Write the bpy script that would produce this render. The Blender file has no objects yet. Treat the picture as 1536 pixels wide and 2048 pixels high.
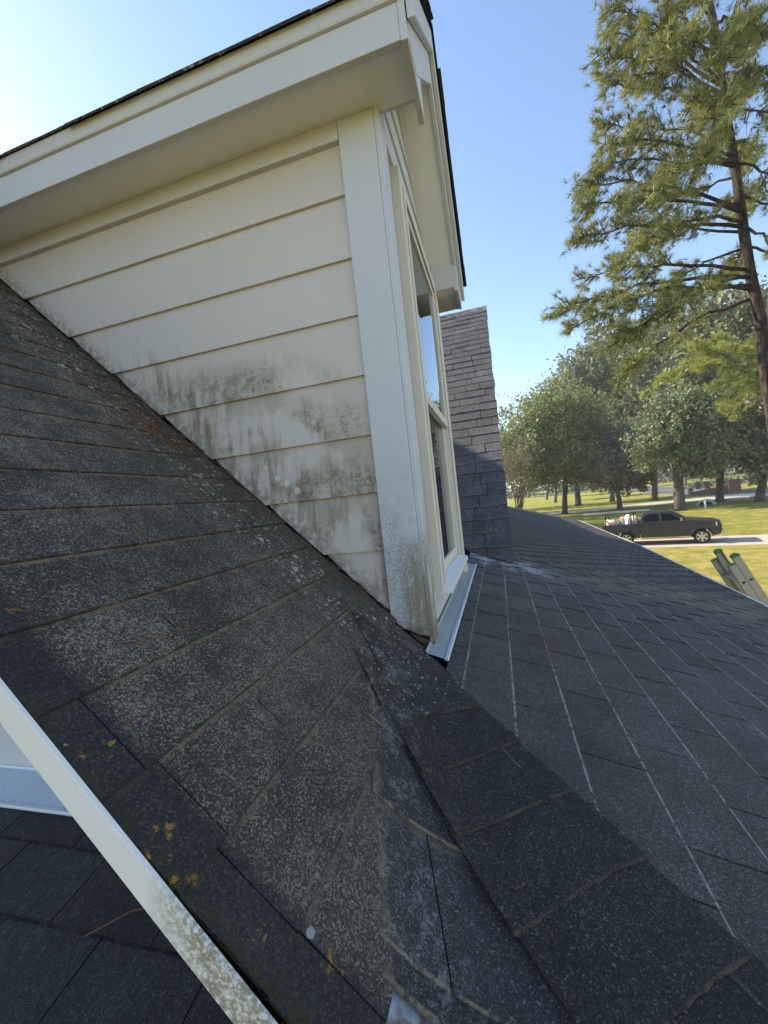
import bpy, bmesh, math, random
import numpy as np
from mathutils import Vector, Matrix
R_ = math.radians
rnd = random.Random(7)
npr = np.random.default_rng(11)
SC = bpy.context.scene
COL = SC.collection

# ------------------------------------------------------------------ camera
F_PX = 829.37                                    # focal length in pixels of the 1536 x 2048 photograph
YAW, PITCH, ROLL = R_(15.574), R_(-1.062), R_(-6.2435)
FW = Vector((-math.sin(YAW)*math.cos(PITCH), math.cos(YAW)*math.cos(PITCH), math.sin(PITCH)))
r0 = Vector((math.cos(YAW), math.sin(YAW), 0)); u0 = r0.cross(FW)
RT = math.cos(ROLL)*r0 + math.sin(ROLL)*u0
UP = -math.sin(ROLL)*r0 + math.cos(ROLL)*u0
cam_d = bpy.data.cameras.new('camera'); cam = bpy.data.objects.new('camera', cam_d); COL.objects.link(cam)
cam.matrix_world = Matrix(((RT.x, UP.x, -FW.x, 0), (RT.y, UP.y, -FW.y, 0), (RT.z, UP.z, -FW.z, 0), (0, 0, 0, 1)))
cam_d.sensor_fit = 'HORIZONTAL'; cam_d.sensor_width = 36; cam_d.lens = F_PX/1536*36
cam_d.clip_start = 0.02; cam_d.clip_end = 3000
SC.camera = cam
SC.render.resolution_x, SC.render.resolution_y = 768, 1024

def at(px, py, depth):                           # surveyed point: direction in the photograph and distance in front of the camera
    return ((px-768)/F_PX*RT - (py-1024)/F_PX*UP + FW)*depth
GZ = -4.15
def ground(px, py):
    d = (px-768)/F_PX*RT - (py-1024)/F_PX*UP + FW
    return d*(GZ/d.z)

# ------------------------------------------------------------------ light
SUN_E, SUN_L = R_(35.0), R_(72.0)                # elevation; degrees to the left (-X side) of +Y
sdir = Vector((-math.cos(SUN_E)*math.sin(SUN_L), math.cos(SUN_E)*math.cos(SUN_L), math.sin(SUN_E)))
W = bpy.data.worlds.new("World"); SC.world = W; W.use_nodes = True
wn = W.node_tree.nodes; wl = W.node_tree.links
bg = wn['Background']; sky = wn.new('ShaderNodeTexSky'); sky.sky_type = 'NISHITA'; sky.sun_disc = False
sky.sun_elevation = SUN_E; sky.sun_rotation = -SUN_L
sky.altitude = 0; sky.air_density = 1.0; sky.dust_density = 0.2; sky.ozone_density = 1.6
wl.new(sky.outputs[0], bg.inputs[0]); bg.inputs[1].default_value = 0.15
sl = bpy.data.lights.new('sun', 'SUN'); so = bpy.data.objects.new('sun', sl); COL.objects.link(so)
sl.energy = 5.0; sl.angle = R_(0.53); sl.color = (1.0, 0.9, 0.74)
so.rotation_euler = sdir.to_track_quat('Z', 'Y').to_euler()
so.location = sdir*60
vs = SC.view_settings; vs.view_transform = 'Standard'; vs.look = 'None'; vs.exposure = 1.1; vs.gamma = 1; vs.use_curve_mapping = False
SC.cycles.max_bounces = 6; SC.cycles.transparent_max_bounces = 8

# ------------------------------------------------------------------ helpers: objects
def tag(o, label=None, cat=None, group=None, kind=None):
    if label: o['label'] = label
    if cat: o['category'] = cat
    if group: o['group'] = group
    if kind: o['kind'] = kind
    return o
def thing(name, label, cat, loc=(0, 0, 0), rz=0, group=None):
    o = bpy.data.objects.new(name, None); COL.objects.link(o); o.location = loc; o.rotation_euler = (0, 0, rz)
    o.empty_display_size = .2
    return tag(o, label, cat, group)
def mesh_obj(name, verts, faces, mat, parent=None, smooth=False, uv=None, kind=None, label=None):
    me = bpy.data.meshes.new(name); me.from_pydata([tuple(v) for v in verts], [], faces); me.update()
    if uv is not None:
        l = me.uv_layers.new(name='tab')
        idx = np.zeros(len(me.loops), dtype=np.int32); me.loops.foreach_get('vertex_index', idx)
        l.data.foreach_set('uv', np.asarray(uv, dtype=np.float32)[idx].ravel())
    if smooth: me.polygons.foreach_set('use_smooth', [True]*len(me.polygons))
    if mat: me.materials.append(mat)
    o = bpy.data.objects.new(name, me); COL.objects.link(o)
    if parent is not None: o.parent = parent
    if kind: o['kind'] = kind
    if label: o['label'] = label
    return o
class MB:
    """collects shapes for ONE mesh object"""
    def __init__(s): s.v = []; s.f = []
    def add(s, vs_, fs):
        n = len(s.v); s.v += [Vector(v) for v in vs_]; s.f += [tuple(i+n for i in f) for f in fs]; return s
    def box(s, a, b, M=None):
        x0, y0, z0 = a; x1, y1, z1 = b
        vs_ = [Vector(p) for p in ((x0,y0,z0),(x1,y0,z0),(x1,y1,z0),(x0,y1,z0),(x0,y0,z1),(x1,y0,z1),(x1,y1,z1),(x0,y1,z1))]
        if M: vs_ = [M @ v for v in vs_]
        return s.add(vs_, [(0,3,2,1),(4,5,6,7),(0,1,5,4),(1,2,6,5),(2,3,7,6),(3,0,4,7)])
    def prism(s, poly, ax, lo, hi):
        """poly in the two other axes, extruded along axis ax"""
        n = len(poly)
        def P(p, t):
            if ax == 0: return (t, p[0], p[1])
            if ax == 1: return (p[0], t, p[1])
            return (p[0], p[1], t)
        vs_ = [P(p, lo) for p in poly]+[P(p, hi) for p in poly]
        fs = [tuple(range(n))[::-1], tuple(range(n, 2*n))]+[(i, (i+1) % n, n+(i+1) % n, n+i) for i in range(n)]
        return s.add(vs_, fs)
    def tube(s, pts, r, seg=8, caps=True, ry=None):
        pts = [Vector(p) for p in pts]; n = len(pts); rs = r if isinstance(r, (list, tuple)) else [r]*n
        base = len(s.v); ref = Vector((0, 0, 1))
        for i, p in enumerate(pts):
            t = (pts[min(i+1, n-1)]-pts[max(i-1, 0)])
            t = t.normalized() if t.length > 1e-9 else Vector((0, 0, 1))
            a = t.cross(ref if abs(t.z) < .95 else Vector((1, 0, 0))).normalized(); b = t.cross(a)
            for k in range(seg):
                an = 2*math.pi*k/seg; s.v.append(p+a*(math.cos(an)*rs[i])+b*(math.sin(an)*rs[i]))
        for i in range(n-1):
            for k in range(seg):
                k2 = (k+1) % seg
                s.f.append((base+i*seg+k, base+i*seg+k2, base+(i+1)*seg+k2, base+(i+1)*seg+k))
        if caps:
            s.f.append(tuple(base+k for k in range(seg))[::-1]); s.f.append(tuple(base+(n-1)*seg+k for k in range(seg)))
        return s
    def build(s, name, mat, parent=None, smooth=False, bevel=0, kind=None, label=None, uv=None):
        o = mesh_obj(name, s.v, s.f, mat, parent, smooth, kind=kind, label=label, uv=uv)
        bm = bmesh.new(); bm.from_mesh(o.data); bmesh.ops.recalc_face_normals(bm, faces=bm.faces)
        if bevel:
            bmesh.ops.bevel(bm, geom=list(bm.edges), offset=bevel, segments=2, profile=.5, affect='EDGES', clamp_overlap=True)
            bmesh.ops.recalc_face_normals(bm, faces=bm.faces)
        bm.to_mesh(o.data); bm.free()
        if smooth: o.data.polygons.foreach_set('use_smooth', [True]*len(o.data.polygons))
        return o
def copy_tree(o, parent=None):
    c = o.copy(); COL.objects.link(c)
    if parent is not None: c.parent = parent
    for ch in [x for x in COL.objects if x.parent == o]: copy_tree(ch, c)
    return c

# ------------------------------------------------------------------ helpers: materials
class NT:
    def __init__(s, name):
        s.m = bpy.data.materials.new(name); s.m.use_nodes = True; s.n = s.m.node_tree.nodes; s.l = s.m.node_tree.links
        s.b = s.n['Principled BSDF']; s._geo = None; s._pos = None
    def new(s, t, **kw):
        n = s.n.new(t)
        for k, v in kw.items(): setattr(n, k, v)
        return n
    def put(s, sock, v):
        if hasattr(v, 'links') or isinstance(v, bpy.types.NodeSocket): s.l.new(v, sock)
        elif isinstance(v, (tuple, list)) and len(v) == 3 and sock.type == 'RGBA': sock.default_value = (*v, 1)
        else: sock.default_value = v
    def pos(s):
        if s._pos is None: s._geo = s.new('ShaderNodeNewGeometry'); s._pos = s._geo.outputs['Position']
        return s._pos
    def xyz(s, v=None):
        n = s.new('ShaderNodeSeparateXYZ'); s.put(n.inputs[0], v if v is not None else s.pos()); return n.outputs
    def uv(s):
        n = s.new('ShaderNodeUVMap'); n.uv_map = 'tab'; x = s.new('ShaderNodeSeparateXYZ'); s.l.new(n.outputs[0], x.inputs[0]); return x.outputs
    def math(s, op, a, b=None, c=None, clamp=False):
        n = s.new('ShaderNodeMath', operation=op, use_clamp=clamp); s.put(n.inputs[0], a)
        if b is not None: s.put(n.inputs[1], b)
        if c is not None: s.put(n.inputs[2], c)
        return n.outputs[0]
    def mul(s, *a):
        o = a[0]
        for x in a[1:]: o = s.math('MULTIPLY', o, x)
        return o
    def step(s, v, lo, hi, a=0., b=1.):              # smooth ramp
        n = s.new('ShaderNodeMapRange', interpolation_type='SMOOTHSTEP'); s.put(n.inputs[0], v)
        n.inputs[1].default_value = lo; n.inputs[2].default_value = hi; n.inputs[3].default_value = a; n.inputs[4].default_value = b
        return n.outputs[0]
    def scale(s, v, sc):
        n = s.new('ShaderNodeVectorMath', operation='MULTIPLY'); s.put(n.inputs[0], v); n.inputs[1].default_value = sc; return n.outputs[0]
    def noise(s, sc, det=3, rough=.55, vec=None, out=0):
        n = s.new('ShaderNodeTexNoise'); s.put(n.inputs['Vector'], vec if vec is not None else s.pos())
        n.inputs['Scale'].default_value = sc; n.inputs['Detail'].default_value = det; n.inputs['Roughness'].default_value = rough
        return n.outputs[out]
    def voro(s, sc, vec=None, feat='F1'):
        n = s.new('ShaderNodeTexVoronoi', feature=feat); s.put(n.inputs['Vector'], vec if vec is not None else s.pos()); n.inputs['Scale'].default_value = sc
        return n.outputs
    def mix(s, f, a, b, mode='MIX'):
        n = s.new('ShaderNodeMix', data_type='RGBA', blend_type=mode); s.put(n.inputs[0], f); s.put(n.inputs[6], a); s.put(n.inputs[7], b); return n.outputs[2]
    def rand(s): return s.new('ShaderNodeObjectInfo').outputs['Random']
    def attr(s, name): return s.new('ShaderNodeAttribute', attribute_name=name).outputs['Fac']
    def bump(s, h, st, dist):
        n = s.new('ShaderNodeBump'); s.put(n.inputs['Height'], h); n.inputs['Strength'].default_value = st; n.inputs['Distance'].default_value = dist
        s.l.new(n.outputs[0], s.b.inputs['Normal']); return n
    def done(s, col=None, rough=.6, spec=.4, metal=0, **kw):
        if col is not None: s.put(s.b.inputs['Base Color'], col)
        s.put(s.b.inputs['Roughness'], rough); s.b.inputs['Specular IOR Level'].default_value = spec; s.put(s.b.inputs['Metallic'], metal)
        for k, v in kw.items(): s.put(s.b.inputs[k.replace('_', ' ')], v)
        return s.m
def plain(name, col, rough=.6, spec=.4, metal=0, var=.12, sc=9, bump=0, **kw):
    t = NT(name); n = t.noise(sc, 4)
    lo = tuple(c*(1-var) for c in col); hi = tuple(min(1, c*(1+var)) for c in col)
    if bump: t.bump(n, bump, .01)
    return t.done(t.mix(n, lo, hi), rough, spec, metal, **kw)

def shingle_mat(name, dark, mid, speck, amount, debris, deb_w, edge, edge_w, expo, zone=None, fade=None):
    """asphalt shingle: mineral granules, worn patches, dirt collected along the butts; zone adds growths"""
    t = NT(name); uv = t.uv(); vb = uv['Y']
    vo = t.voro(420); cell = t.new('ShaderNodeSeparateColor'); t.l.new(vo['Color'], cell.inputs[0])
    big = t.noise(5, 4, .6); fine = t.noise(70, 3, .7); med = t.noise(22, 4, .65)
    gr1 = t.noise(400, 2, .75); gr2 = t.noise(190, 3, .8)
    ra = t.rand()
    base = t.mix(t.step(t.math('ADD', t.mul(gr1, .5), t.mul(cell.outputs[0], .3)), .3, .62), dark, mid)
    base = t.mix(t.mul(t.step(big, .3, .7), .6), t.mix(.5, base, dark), base)
    # light granules, thicker where the wear noise is high
    p = t.mul(amount, t.math('ADD', .62, t.math('ADD', t.mul(t.math('SUBTRACT', med, .5), 1.0), t.mul(t.math('SUBTRACT', big, .5), 1.1))))
    if .15 < expo < .19: gr2 = t.noise(75, 3, .8)
    e1 = t.math('ADD', t.math('ADD', t.mul(gr1, .42), t.mul(gr2, .42)), t.mul(cell.outputs[1], .16))
    sp = t.step(t.math('ADD', e1, t.mul(p, .26)), .60, .70)
    col = t.mix(t.mul(sp, .9), base, t.mix(cell.outputs[2], speck, tuple(c*.55 for c in speck)))
    lo, hi = (.88, 1.08) if zone is main_zone else (.8, 1.12)
    col = t.mix(.9, col, t.mix(ra, (lo, lo, lo), (hi, hi, hi)), 'MULTIPLY')
    wob = t.math('ADD', vb, t.math('MULTIPLY', t.math('SUBTRACT', fine, .5), deb_w*2.6))
    d1 = t.step(wob, expo-deb_w, expo-deb_w*.25)                       # dirt lying on the shingle just below the next butt
    d1 = t.mul(d1, t.step(med, .34, .56))
    col = t.mix(d1, col, t.mix(cell.outputs[0], debris, tuple(c*.45 for c in debris)))
    d2 = t.mul(t.step(vb, edge_w*1.6, edge_w*.6), t.step(t.noise(45, 3, .7), .37, .55))
    if fade: d2 = t.mul(d2, t.step(t.xyz()['Y'], fade[1], fade[0]))
    col = t.mix(d2, col, edge)
    if zone: col = zone(t, col, cell, med, fine, big)
    t.bump(t.math('ADD', t.mul(gr1, .9), t.math('ADD', t.mul(gr2, .6), t.mul(fine, .3))), .9, .004)
    return t.done(col, t.step(cell.outputs[1], 0, 1, .68, .94) if zone is porch_zone else t.step(cell.outputs[1], 0, 1, .75, .98), .36 if zone is porch_zone else .28)

def main_zone(t, col, cell, med, fine, big):
    p = t.xyz(); y = p['Y']; x = p['X']
    # smooth dark strip along the rake, brown grime near the wall
    gr = t.mul(t.step(y, 1.0, 1.3), t.step(med, .3, .6)); col = t.mix(t.mul(gr, .55), col, (.075, .062, .042))
    low = t.mul(t.step(x, -.75, -.2), t.step(big, .35, .6)); col = t.mix(t.mul(low, .3), col, t.mix(cell.outputs[0], (.13, .105, .075), (.03, .028, .026)))
    col = t.mix(t.mul(t.step(y, .44, .41), .75), col, t.mix(cell.outputs[0], (.016, .016, .018), (.03, .03, .033)))
    mo = t.mul(t.step(y, .375, .352), t.step(t.noise(60, 3, .6), .4, .6)); col = t.mix(t.mul(mo, .8), col, (.04, .042, .012))
    # pale crustose lichen discs beside the wall
    for sc, thr, r in ((30, .84, .36), (52, .72, .35), (95, .66, .36)):
        v = t.voro(sc); cs = t.new('ShaderNodeSeparateColor'); t.l.new(v['Color'], cs.inputs[0])
        dist = t.math('ADD', v['Distance'], t.mul(t.math('SUBTRACT', fine, .5), .35))
        m = t.mul(t.step(dist, r, r-.12), t.step(cs.outputs[0], thr, thr+.03))
        zn = t.mul(t.step(y, .96, 1.12), t.step(y, 1.34, 1.26), t.step(t.noise(4.5, 2), .38, .5))
        m = t.mul(m, zn)
        col = t.mix(m, col, t.mix(cs.outputs[1], (.5, .47, .38), (.3, .28, .21)))
    v = t.voro(42); cs = t.new('ShaderNodeSeparateColor'); t.l.new(v['Color'], cs.inputs[0])
    m = t.mul(t.step(t.math('ADD', v['Distance'], t.mul(t.math('SUBTRACT', fine, .5), .5)), .26, .18), t.step(cs.outputs[0], .95, .97), t.step(y, .46, .42))
    col = t.mix(t.mul(m, .8), col, (.42, .42, .38))
    # yellow and orange lichen near the rake
    v = t.noise(62, 4, .7); zn = t.mul(t.step(y, .46, .41), t.step(x, -.95, -.6), t.step(t.noise(15, 2), .56, .63))
    m = t.mul(t.step(v, .55, .62), zn)
    col = t.mix(m, col, t.mix(cell.outputs[0], (.42, .2, .03), (.22, .15, .04)))
    # scuffed pale haze high up the slope
    return col
def porch_zone(t, col, cell, med, fine, big):
    p = t.xyz(); y = p['Y']; x = p['X']
    # pale wash marks below the corner of the wing roof, olive film further down the slope
    m = t.mul(t.step(y, 2.95, 3.2), t.step(y, 3.75, 3.45), t.step(x, .55, .05), t.step(t.noise(9, 4, .7), .42, .62))
    col = t.mix(t.mul(m, .75), col, (.46, .47, .47))
    m = t.mul(t.step(y, 3.0, 3.3), t.step(y, 4.4, 3.7), t.step(x, .25, .7), t.step(t.noise(6, 4, .7), .35, .65))
    col = t.mix(t.mul(m, .6), col, (.2, .19, .1))
    f_ = t.math('ADD', x, t.math('ADD', t.mul(y, .323), .033))
    m = t.mul(t.step(t.math('ADD', f_, t.mul(t.math('SUBTRACT', fine, .5), .03)), .008, -.002), t.step(y, 1.08, 1.0), t.step(med, .4, .56))
    col = t.mix(t.mul(m, .85), col, t.mix(cell.outputs[0], (.26, .2, .11), (.08, .07, .04)))
    gz_ = t.noise(120, 3, .8)
    sc_ = t.mul(t.step(f_, .16, .05), t.step(y, 1.2, 1.05), t.step(t.math('ADD', t.mul(med, .5), t.mul(gz_, .5)), .52, .6)); col = t.mix(t.mul(sc_, .28), col, (.42, .4, .37))
    # lichen specks at the valley, old scuffs
    v = t.voro(90); cs = t.new('ShaderNodeSeparateColor'); t.l.new(v['Color'], cs.inputs[0])
    m = t.mul(t.step(v['Distance'], .32, .2), t.step(cs.outputs[0], .72, .75), t.step(x, -.1, -.22), t.step(y, .8, 1.0))
    col = t.mix(m, col, (.4, .41, .36))
    return t.mix(t.mul(t.step(t.noise(13, 5, .75), .62, .75), .25), col, (.22, .24, .27))

M = {}
M['sh_main'] = shingle_mat('weathered_shingle', (.036, .029, .025), (.108, .089, .075), (.4, .325, .245), .62, (.27, .205, .125), .010, (.05, .04, .02), .003, .13, main_zone)
M['sh_porch'] = shingle_mat('slate_grey_shingle', (.05, .042, .037), (.14, .12, .105), (.32, .28, .245), .48, (.18, .15, .11), .004, (.4, .35, .275), .0038, .135, porch_zone, (2.4, 4.4))
M['sh_end'] = shingle_mat('hip_end_shingle', (.032, .029, .027), (.092, .083, .077), (.27, .25, .22), .42, (.17, .135, .08), .005, (.24, .19, .11), .003, .135, porch_zone)
M['sh_cap'] = shingle_mat('hip_cap_shingle', (.02, .017, .015), (.062, .052, .045), (.22, .18, .145), .4, (.1, .09, .07), .0012, (.085, .07, .048), .0014, .2, porch_zone)
M['sh_wing'] = shingle_mat('brown_grey_shingle', (.055, .05, .049), (.14, .125, .12), (.32, .285, .27), .65, (.08, .07, .07), .004, (.26, .24, .22), .004, .158)
M['sh_low'] = shingle_mat('dark_blue_shingle', (.03, .028, .028), (.08, .075, .074), (.17, .16, .155), .4, (.02, .02, .02), .004, (.03, .03, .03), .003, .165)  # dark shingle of the lower roof, its own tone
M['deck'] = plain('roof_felt', (.008, .008, .008), .95, .05)

def paint_mat(name, base, mold=None, rough=.55):
    t = NT(name); a = t.noise(3, 4, .6); b = t.noise(120, 2)
    col = t.mix(a, tuple(c*.93 for c in base), tuple(min(.95, c*1.04) for c in base))
    col = t.mix(t.mul(t.step(t.noise(26, 3, .7), .63, .75), .18), col, (.4, .37, .32))
    if mold: col = mold(t, col)
    t.bump(t.math('ADD', t.mul(b, .5), t.noise(28, 3)), .18, .002)
    return t.done(col, rough, .35)
def siding_mold(t, col):
    p = t.xyz(); x = p['X']; z = p['Z']
    d = t.math('ADD', z, t.math('ADD', t.mul(x, .954), .745))        # height above the roof line
    st = t.noise(1, 4, .65, vec=t.scale(t.pos(), (26, 26, 4.0)))     # vertical streaks
    bl = t.noise(4.2, 3, .6); sp = t.noise(130, 3, .75); sp2 = t.noise(46, 4, .7)
    band = t.mul(t.step(d, .0, .12), t.step(d, .85, .45), t.step(z, .66, .46), t.step(t.math('ADD', t.mul(bl, .8), t.mul(st, .2)), .40, .54))
    lap = t.step(t.noise(2.2, 2), .3, .6)
    m = t.mul(band, t.step(t.math('ADD', t.mul(st, .35), t.mul(sp2, .65)), .4, .6))
    fr_ = t.math('FRACT', t.math('DIVIDE', t.math('ADD', z, .353), .1975)); m1 = t.mul(m, t.step(sp, .34, .54), t.step(t.math('ADD', fr_, t.mul(t.math('SUBTRACT', sp2, .5), .8)), .95, .35, .12, 1.))
    col = t.mix(t.mul(band, .5), col, (.33, .26, .165))
    col = t.mix(t.mul(m1, .85), col, t.mix(t.step(t.noise(3, 2), .42, .58), (.125, .09, .045), (.12, .12, .058)))
    rust = t.mul(t.step(d, .5, .08), t.step(st, .46, .66), t.step(z, .9, .55), lap)
    col = t.mix(t.mul(rust, .7), col, (.2, .12, .05))
    base = t.mul(t.step(d, .11, .02), t.step(sp2, .36, .56)); col = t.mix(t.mul(base, .6), col, (.12, .1, .06))
    # washed drops
    v = t.voro(24); cs = t.new('ShaderNodeSeparateColor'); t.l.new(v['Color'], cs.inputs[0])
    dr = t.mul(t.step(v['Distance'], .34, .26), t.step(cs.outputs[0], .6, .62), t.step(x, -.85, -.8), t.step(x, -.58, -.63), t.step(z, .05, .08), t.step(z, .24, .21))
    return t.mix(t.mul(dr, .75), col, (.68, .63, .53))
def corner_mold(t, col):
    p = t.xyz(); x = p['X']; z = p['Z']; y = p['Y']
    sp = t.noise(110, 3, .75); bl = t.noise(11, 3, .6); st = t.noise(1, 3, .6, vec=t.scale(t.pos(), (40, 40, 5)))
    g = t.mul(t.step(z, .22, -.2), t.step(bl, .36, .58), t.step(sp, .38, .6)); col = t.mix(t.mul(g, .6), col, (.2, .2, .16))
    m = t.mul(t.step(z, -.05, -.27), t.step(x, -.35, -.31), t.step(st, .36, .55)); col = t.mix(t.mul(m, .75), col, t.mix(sp, (.2, .2, .07), (.22, .14, .06)))
    ch = t.mul(t.step(z, -.39, -.425), t.step(t.noise(34, 3), .38, .5)); return t.mix(t.mul(ch, .85), col, (.2, .15, .1))
def rake_mold(t, col):
    p = t.xyz(); x = p['X']; sp = t.noise(150, 3, .75); bl = t.noise(9, 4, .7)
    m = t.mul(t.step(t.math('ADD', x, t.mul(bl, .12)), -.36, -.27), t.step(sp, .32, .6)); return t.mix(t.mul(m, .85), col, t.mix(t.noise(60), (.13, .11, .04), (.3, .25, .14)))
CREAM = (.6, .53, .452)
M['siding'] = paint_mat('cream_siding_paint', CREAM, siding_mold)
M['cream'] = paint_mat('cream_trim_paint', (.57, .55, .53))
M['soffit'] = paint_mat('soffit_paint', (.8, .765, .75))
M['corner'] = paint_mat('pale_corner_paint', (.575, .568, .565), corner_mold)
M['window_white'] = paint_mat('window_trim_paint', (.68, .62, .52))
M['rake'] = paint_mat('white_rake_paint', (.78, .75, .68), rake_mold)
M['white'] = paint_mat('white_metal_paint', (.8, .79, .76), rough=.4)
def metal_mat(name, col, rust=None):
    t = NT(name); a = t.noise(7, 5, .7); b = t.noise(60, 4, .7)
    c = t.mix(a, tuple(x*.72 for x in col), col); c = t.mix(t.mul(t.step(b, .55, .7), .35), c, tuple(x*.5 for x in col))
    if rust: c = t.mix(t.step(t.noise(14, 4, .7), *rust), c, (.16, .055, .02))
    t.bump(b, .2, .002)
    return t.done(c, t.step(a, .3, .7, .5, .75), .5, .4)
M['galv'] = metal_mat('galvanised_sheet', (.44, .45, .45)); M['galv_light'] = metal_mat('pale_galvanised_sheet', (.66, .72, .78)); M['galv_edge'] = metal_mat('bright_galvanised_edge', (.75, .8, .84))
M['rusty'] = metal_mat('rusty_sheet', (.45, .5, .53), (.45, .6))
def glass_mat():
    t = NT('window_glass'); gl = t.new('ShaderNodeBsdfGlossy'); gl.inputs['Roughness'].default_value = .015; gl.inputs['Color'].default_value = (.95, .97, 1, 1)
    tr = t.new('ShaderNodeBsdfTransparent'); tr.inputs['Color'].default_value = (.75, .8, .78, 1)
    fr = t.new('ShaderNodeFresnel'); fr.inputs['IOR'].default_value = 1.7; mx = t.new('ShaderNodeMixShader')
    n = t.noise(1.2, 2); b = t.new('ShaderNodeBump'); b.inputs['Strength'].default_value = .05; t.l.new(n, b.inputs['Height']); t.l.new(b.outputs[0], gl.inputs['Normal'])
    t.l.new(fr.outputs[0], mx.inputs[0]); t.l.new(tr.outputs[0], mx.inputs[1]); t.l.new(gl.outputs[0], mx.inputs[2])
    t.l.new(mx.outputs[0], t.n['Material Output'].inputs['Surface']); return t.m
M['glass'] = glass_mat()
M['curtain'] = plain('curtain_fabric', (.82, .78, .7), .9, .1, var=.2, sc=30)

# ------------------------------------------------------------------ roof planes
def zL(x, y=0): return -.745-.954*x
def zR(x, y=0): return -.562-.3*x
P0 = Vector((-.28, 1.165, -.478))
def zM(x, y): return P0.z+.25*(y-P0.y)
def zW(x, y): return -.58+.954*(y-3.407)
def zN(x, y): return -1.08+.2*y
def zPorch(x, y): return min(zR(x), zM(x, y))
def zTop(x, y): return max(zL(x), zPorch(x, y))

def clip(poly, planes):
    """convex clip in the plan: keeps a*x+b*y<=c"""
    for a, b, c in planes:
        out = []
        for i in range(len(poly)):
            p, q = poly[i], poly[(i+1) % len(poly)]
            dp, dq = a*p[0]+b*p[1]-c, a*q[0]+b*q[1]-c
            if dp <= 0: out.append(p)
            if (dp < 0 < dq) or (dq < 0 < dp):
                k = dp/(dp-dq); out.append((p[0]+(q[0]-p[0])*k, p[1]+(q[1]-p[1])*k))
        poly = out
        if len(poly) < 3: return []
    return poly
def area(p): return abs(sum(p[i][0]*p[(i+1) % len(p)][1]-p[(i+1) % len(p)][0]*p[i][1] for i in range(len(p))))/2

def tab_geo(poly, vco, zf, nrm, expo, th, wav, seglen):
    """one shingle tab: poly in plan (x, y); vco(x, y) = distance up the slope from its butt; zf = roof surface; nrm = plane normal.
    Returns verts, faces, uv.  The butt edge is thick and a little uneven, the head thins out under the next course."""
    pts = []
    n = len(poly)
    for i in range(n):
        p, q = poly[i], poly[(i+1) % n]
        L = math.hypot(q[0]-p[0], q[1]-p[1]); k = max(1, min(8, int(L/seglen)))
        for j in range(k):
            t = j/k; x, y = p[0]+(q[0]-p[0])*t, p[1]+(q[1]-p[1])*t
            pts.append((x, y))
    vs_, uv = [], []
    m = len(pts)
    jz = rnd.uniform(-.15, .15)*th
    for top in (1, 0):
        for (x, y) in pts:
            v = vco(x, y); k = max(0, min(1.15, v/expo))
            w = rnd.uniform(-1, 1)*wav if top else 0
            h = (2.0-k)*th+jz if top else max(0.02, (1.0-k))*th*.6
            P = Vector((x, y, zf(x, y)))+nrm*(h+w*.5)
            vs_.append(P); uv.append((x+y, v))
    fs = [tuple(range(m))]+[(i, i+m, (i+1) % m+m, (i+1) % m) for i in range(m)]
    return vs_, fs, uv
def orient(poly, up=True):
    s = sum(poly[i][0]*poly[(i+1) % len(poly)][1]-poly[(i+1) % len(poly)][0]*poly[i][1] for i in range(len(poly)))
    return poly if s > 0 else poly[::-1]
class Field:
    """shingle tabs of one roof: the largest in the photograph become objects, the rest one joined part"""
    def __init__(s, parent, mat, limit, name='shingle'): s.t = []; s.parent = parent; s.mat = mat; s.limit = limit; s.name = name
    def add(s, poly, vco, zf, nrm, expo, th=.0045, wav=.0012, seg=.035):
        poly = orient(poly)
        if len(poly) < 3 or area(poly) < 2e-4: return
        c = Vector((sum(p[0] for p in poly)/len(poly), sum(p[1] for p in poly)/len(poly), 0)); c.z = zf(c.x, c.y)
        dpt = c.dot(FW)
        if dpt <= .05: s.t.append((0, poly, vco, zf, nrm, expo, th, wav, seg)); return
        px, py = 768+F_PX*c.dot(RT)/dpt, 1024-F_PX*c.dot(UP)/dpt
        inn = -150 < px < 1686 and -100 < py < 2250
        size = area(poly)*abs(c.normalized().dot(nrm))/c.length_squared
        s.t.append((size if inn else size*1e-4, poly, vco, zf, nrm, expo, th, wav, seg))
    def build(s):
        s.t.sort(key=lambda a: -a[0])
        for a in s.t[:s.limit]:
            v, f, uv = tab_geo(*a[1:]); mesh_obj(s.name, v, f, s.mat, s.parent, uv=uv)
        V, Fc, U = [], [], []
        for a in s.t[s.limit:]:
            a = list(a); a[8] = max(a[8], .3); v, f, uv = tab_geo(*a[1:]); n = len(V); V += v; U += uv; Fc += [tuple(i+n for i in q) for q in f]
        if V: mesh_obj(s.name+'_field', V, Fc, s.mat, s.parent, uv=U, kind='stuff')

# ---- main roof (steep), whose rake passes below the camera
RIDGE_X = -4.82; RAKE_Y = .345; WALL_Y = 1.35
nL = Vector((.954, 0, 1)).normalized(); cosL = nL.z
main_roof = thing('main_roof', 'steep mossy dark shingle roof slope running up beside the cream dormer wall', 'roof', (-1.5, .35, zL(-1.5)))
main_roof.location = (0, 0, 0)
VALLEY = (1, .323, -.033)                           # cut line of the shingles along the valley
b = MB()
def slab(b_, pts, th):
    n = len(pts); v = [Vector(p) for p in pts]+[Vector(p)-Vector((0, 0, th)) for p in pts]
    b_.add(v, [tuple(range(n)), tuple(range(n, 2*n))[::-1]]+[(i, i+n, (i+1) % n+n, (i+1) % n) for i in range(n)])
e = .003
slab(b, [(-.16, .345, zL(-.16)-e), (-.16, .44, zL(-.16)-e), (-.28, .8, zL(-.28)-e), (-.28, 1.36, zL(-.28)-e), (-.28, 18, zL(-.28)-e), (RIDGE_X, 18, zL(RIDGE_X)-e), (RIDGE_X, .552, zL(RIDGE_X)-e)], .03)
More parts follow.
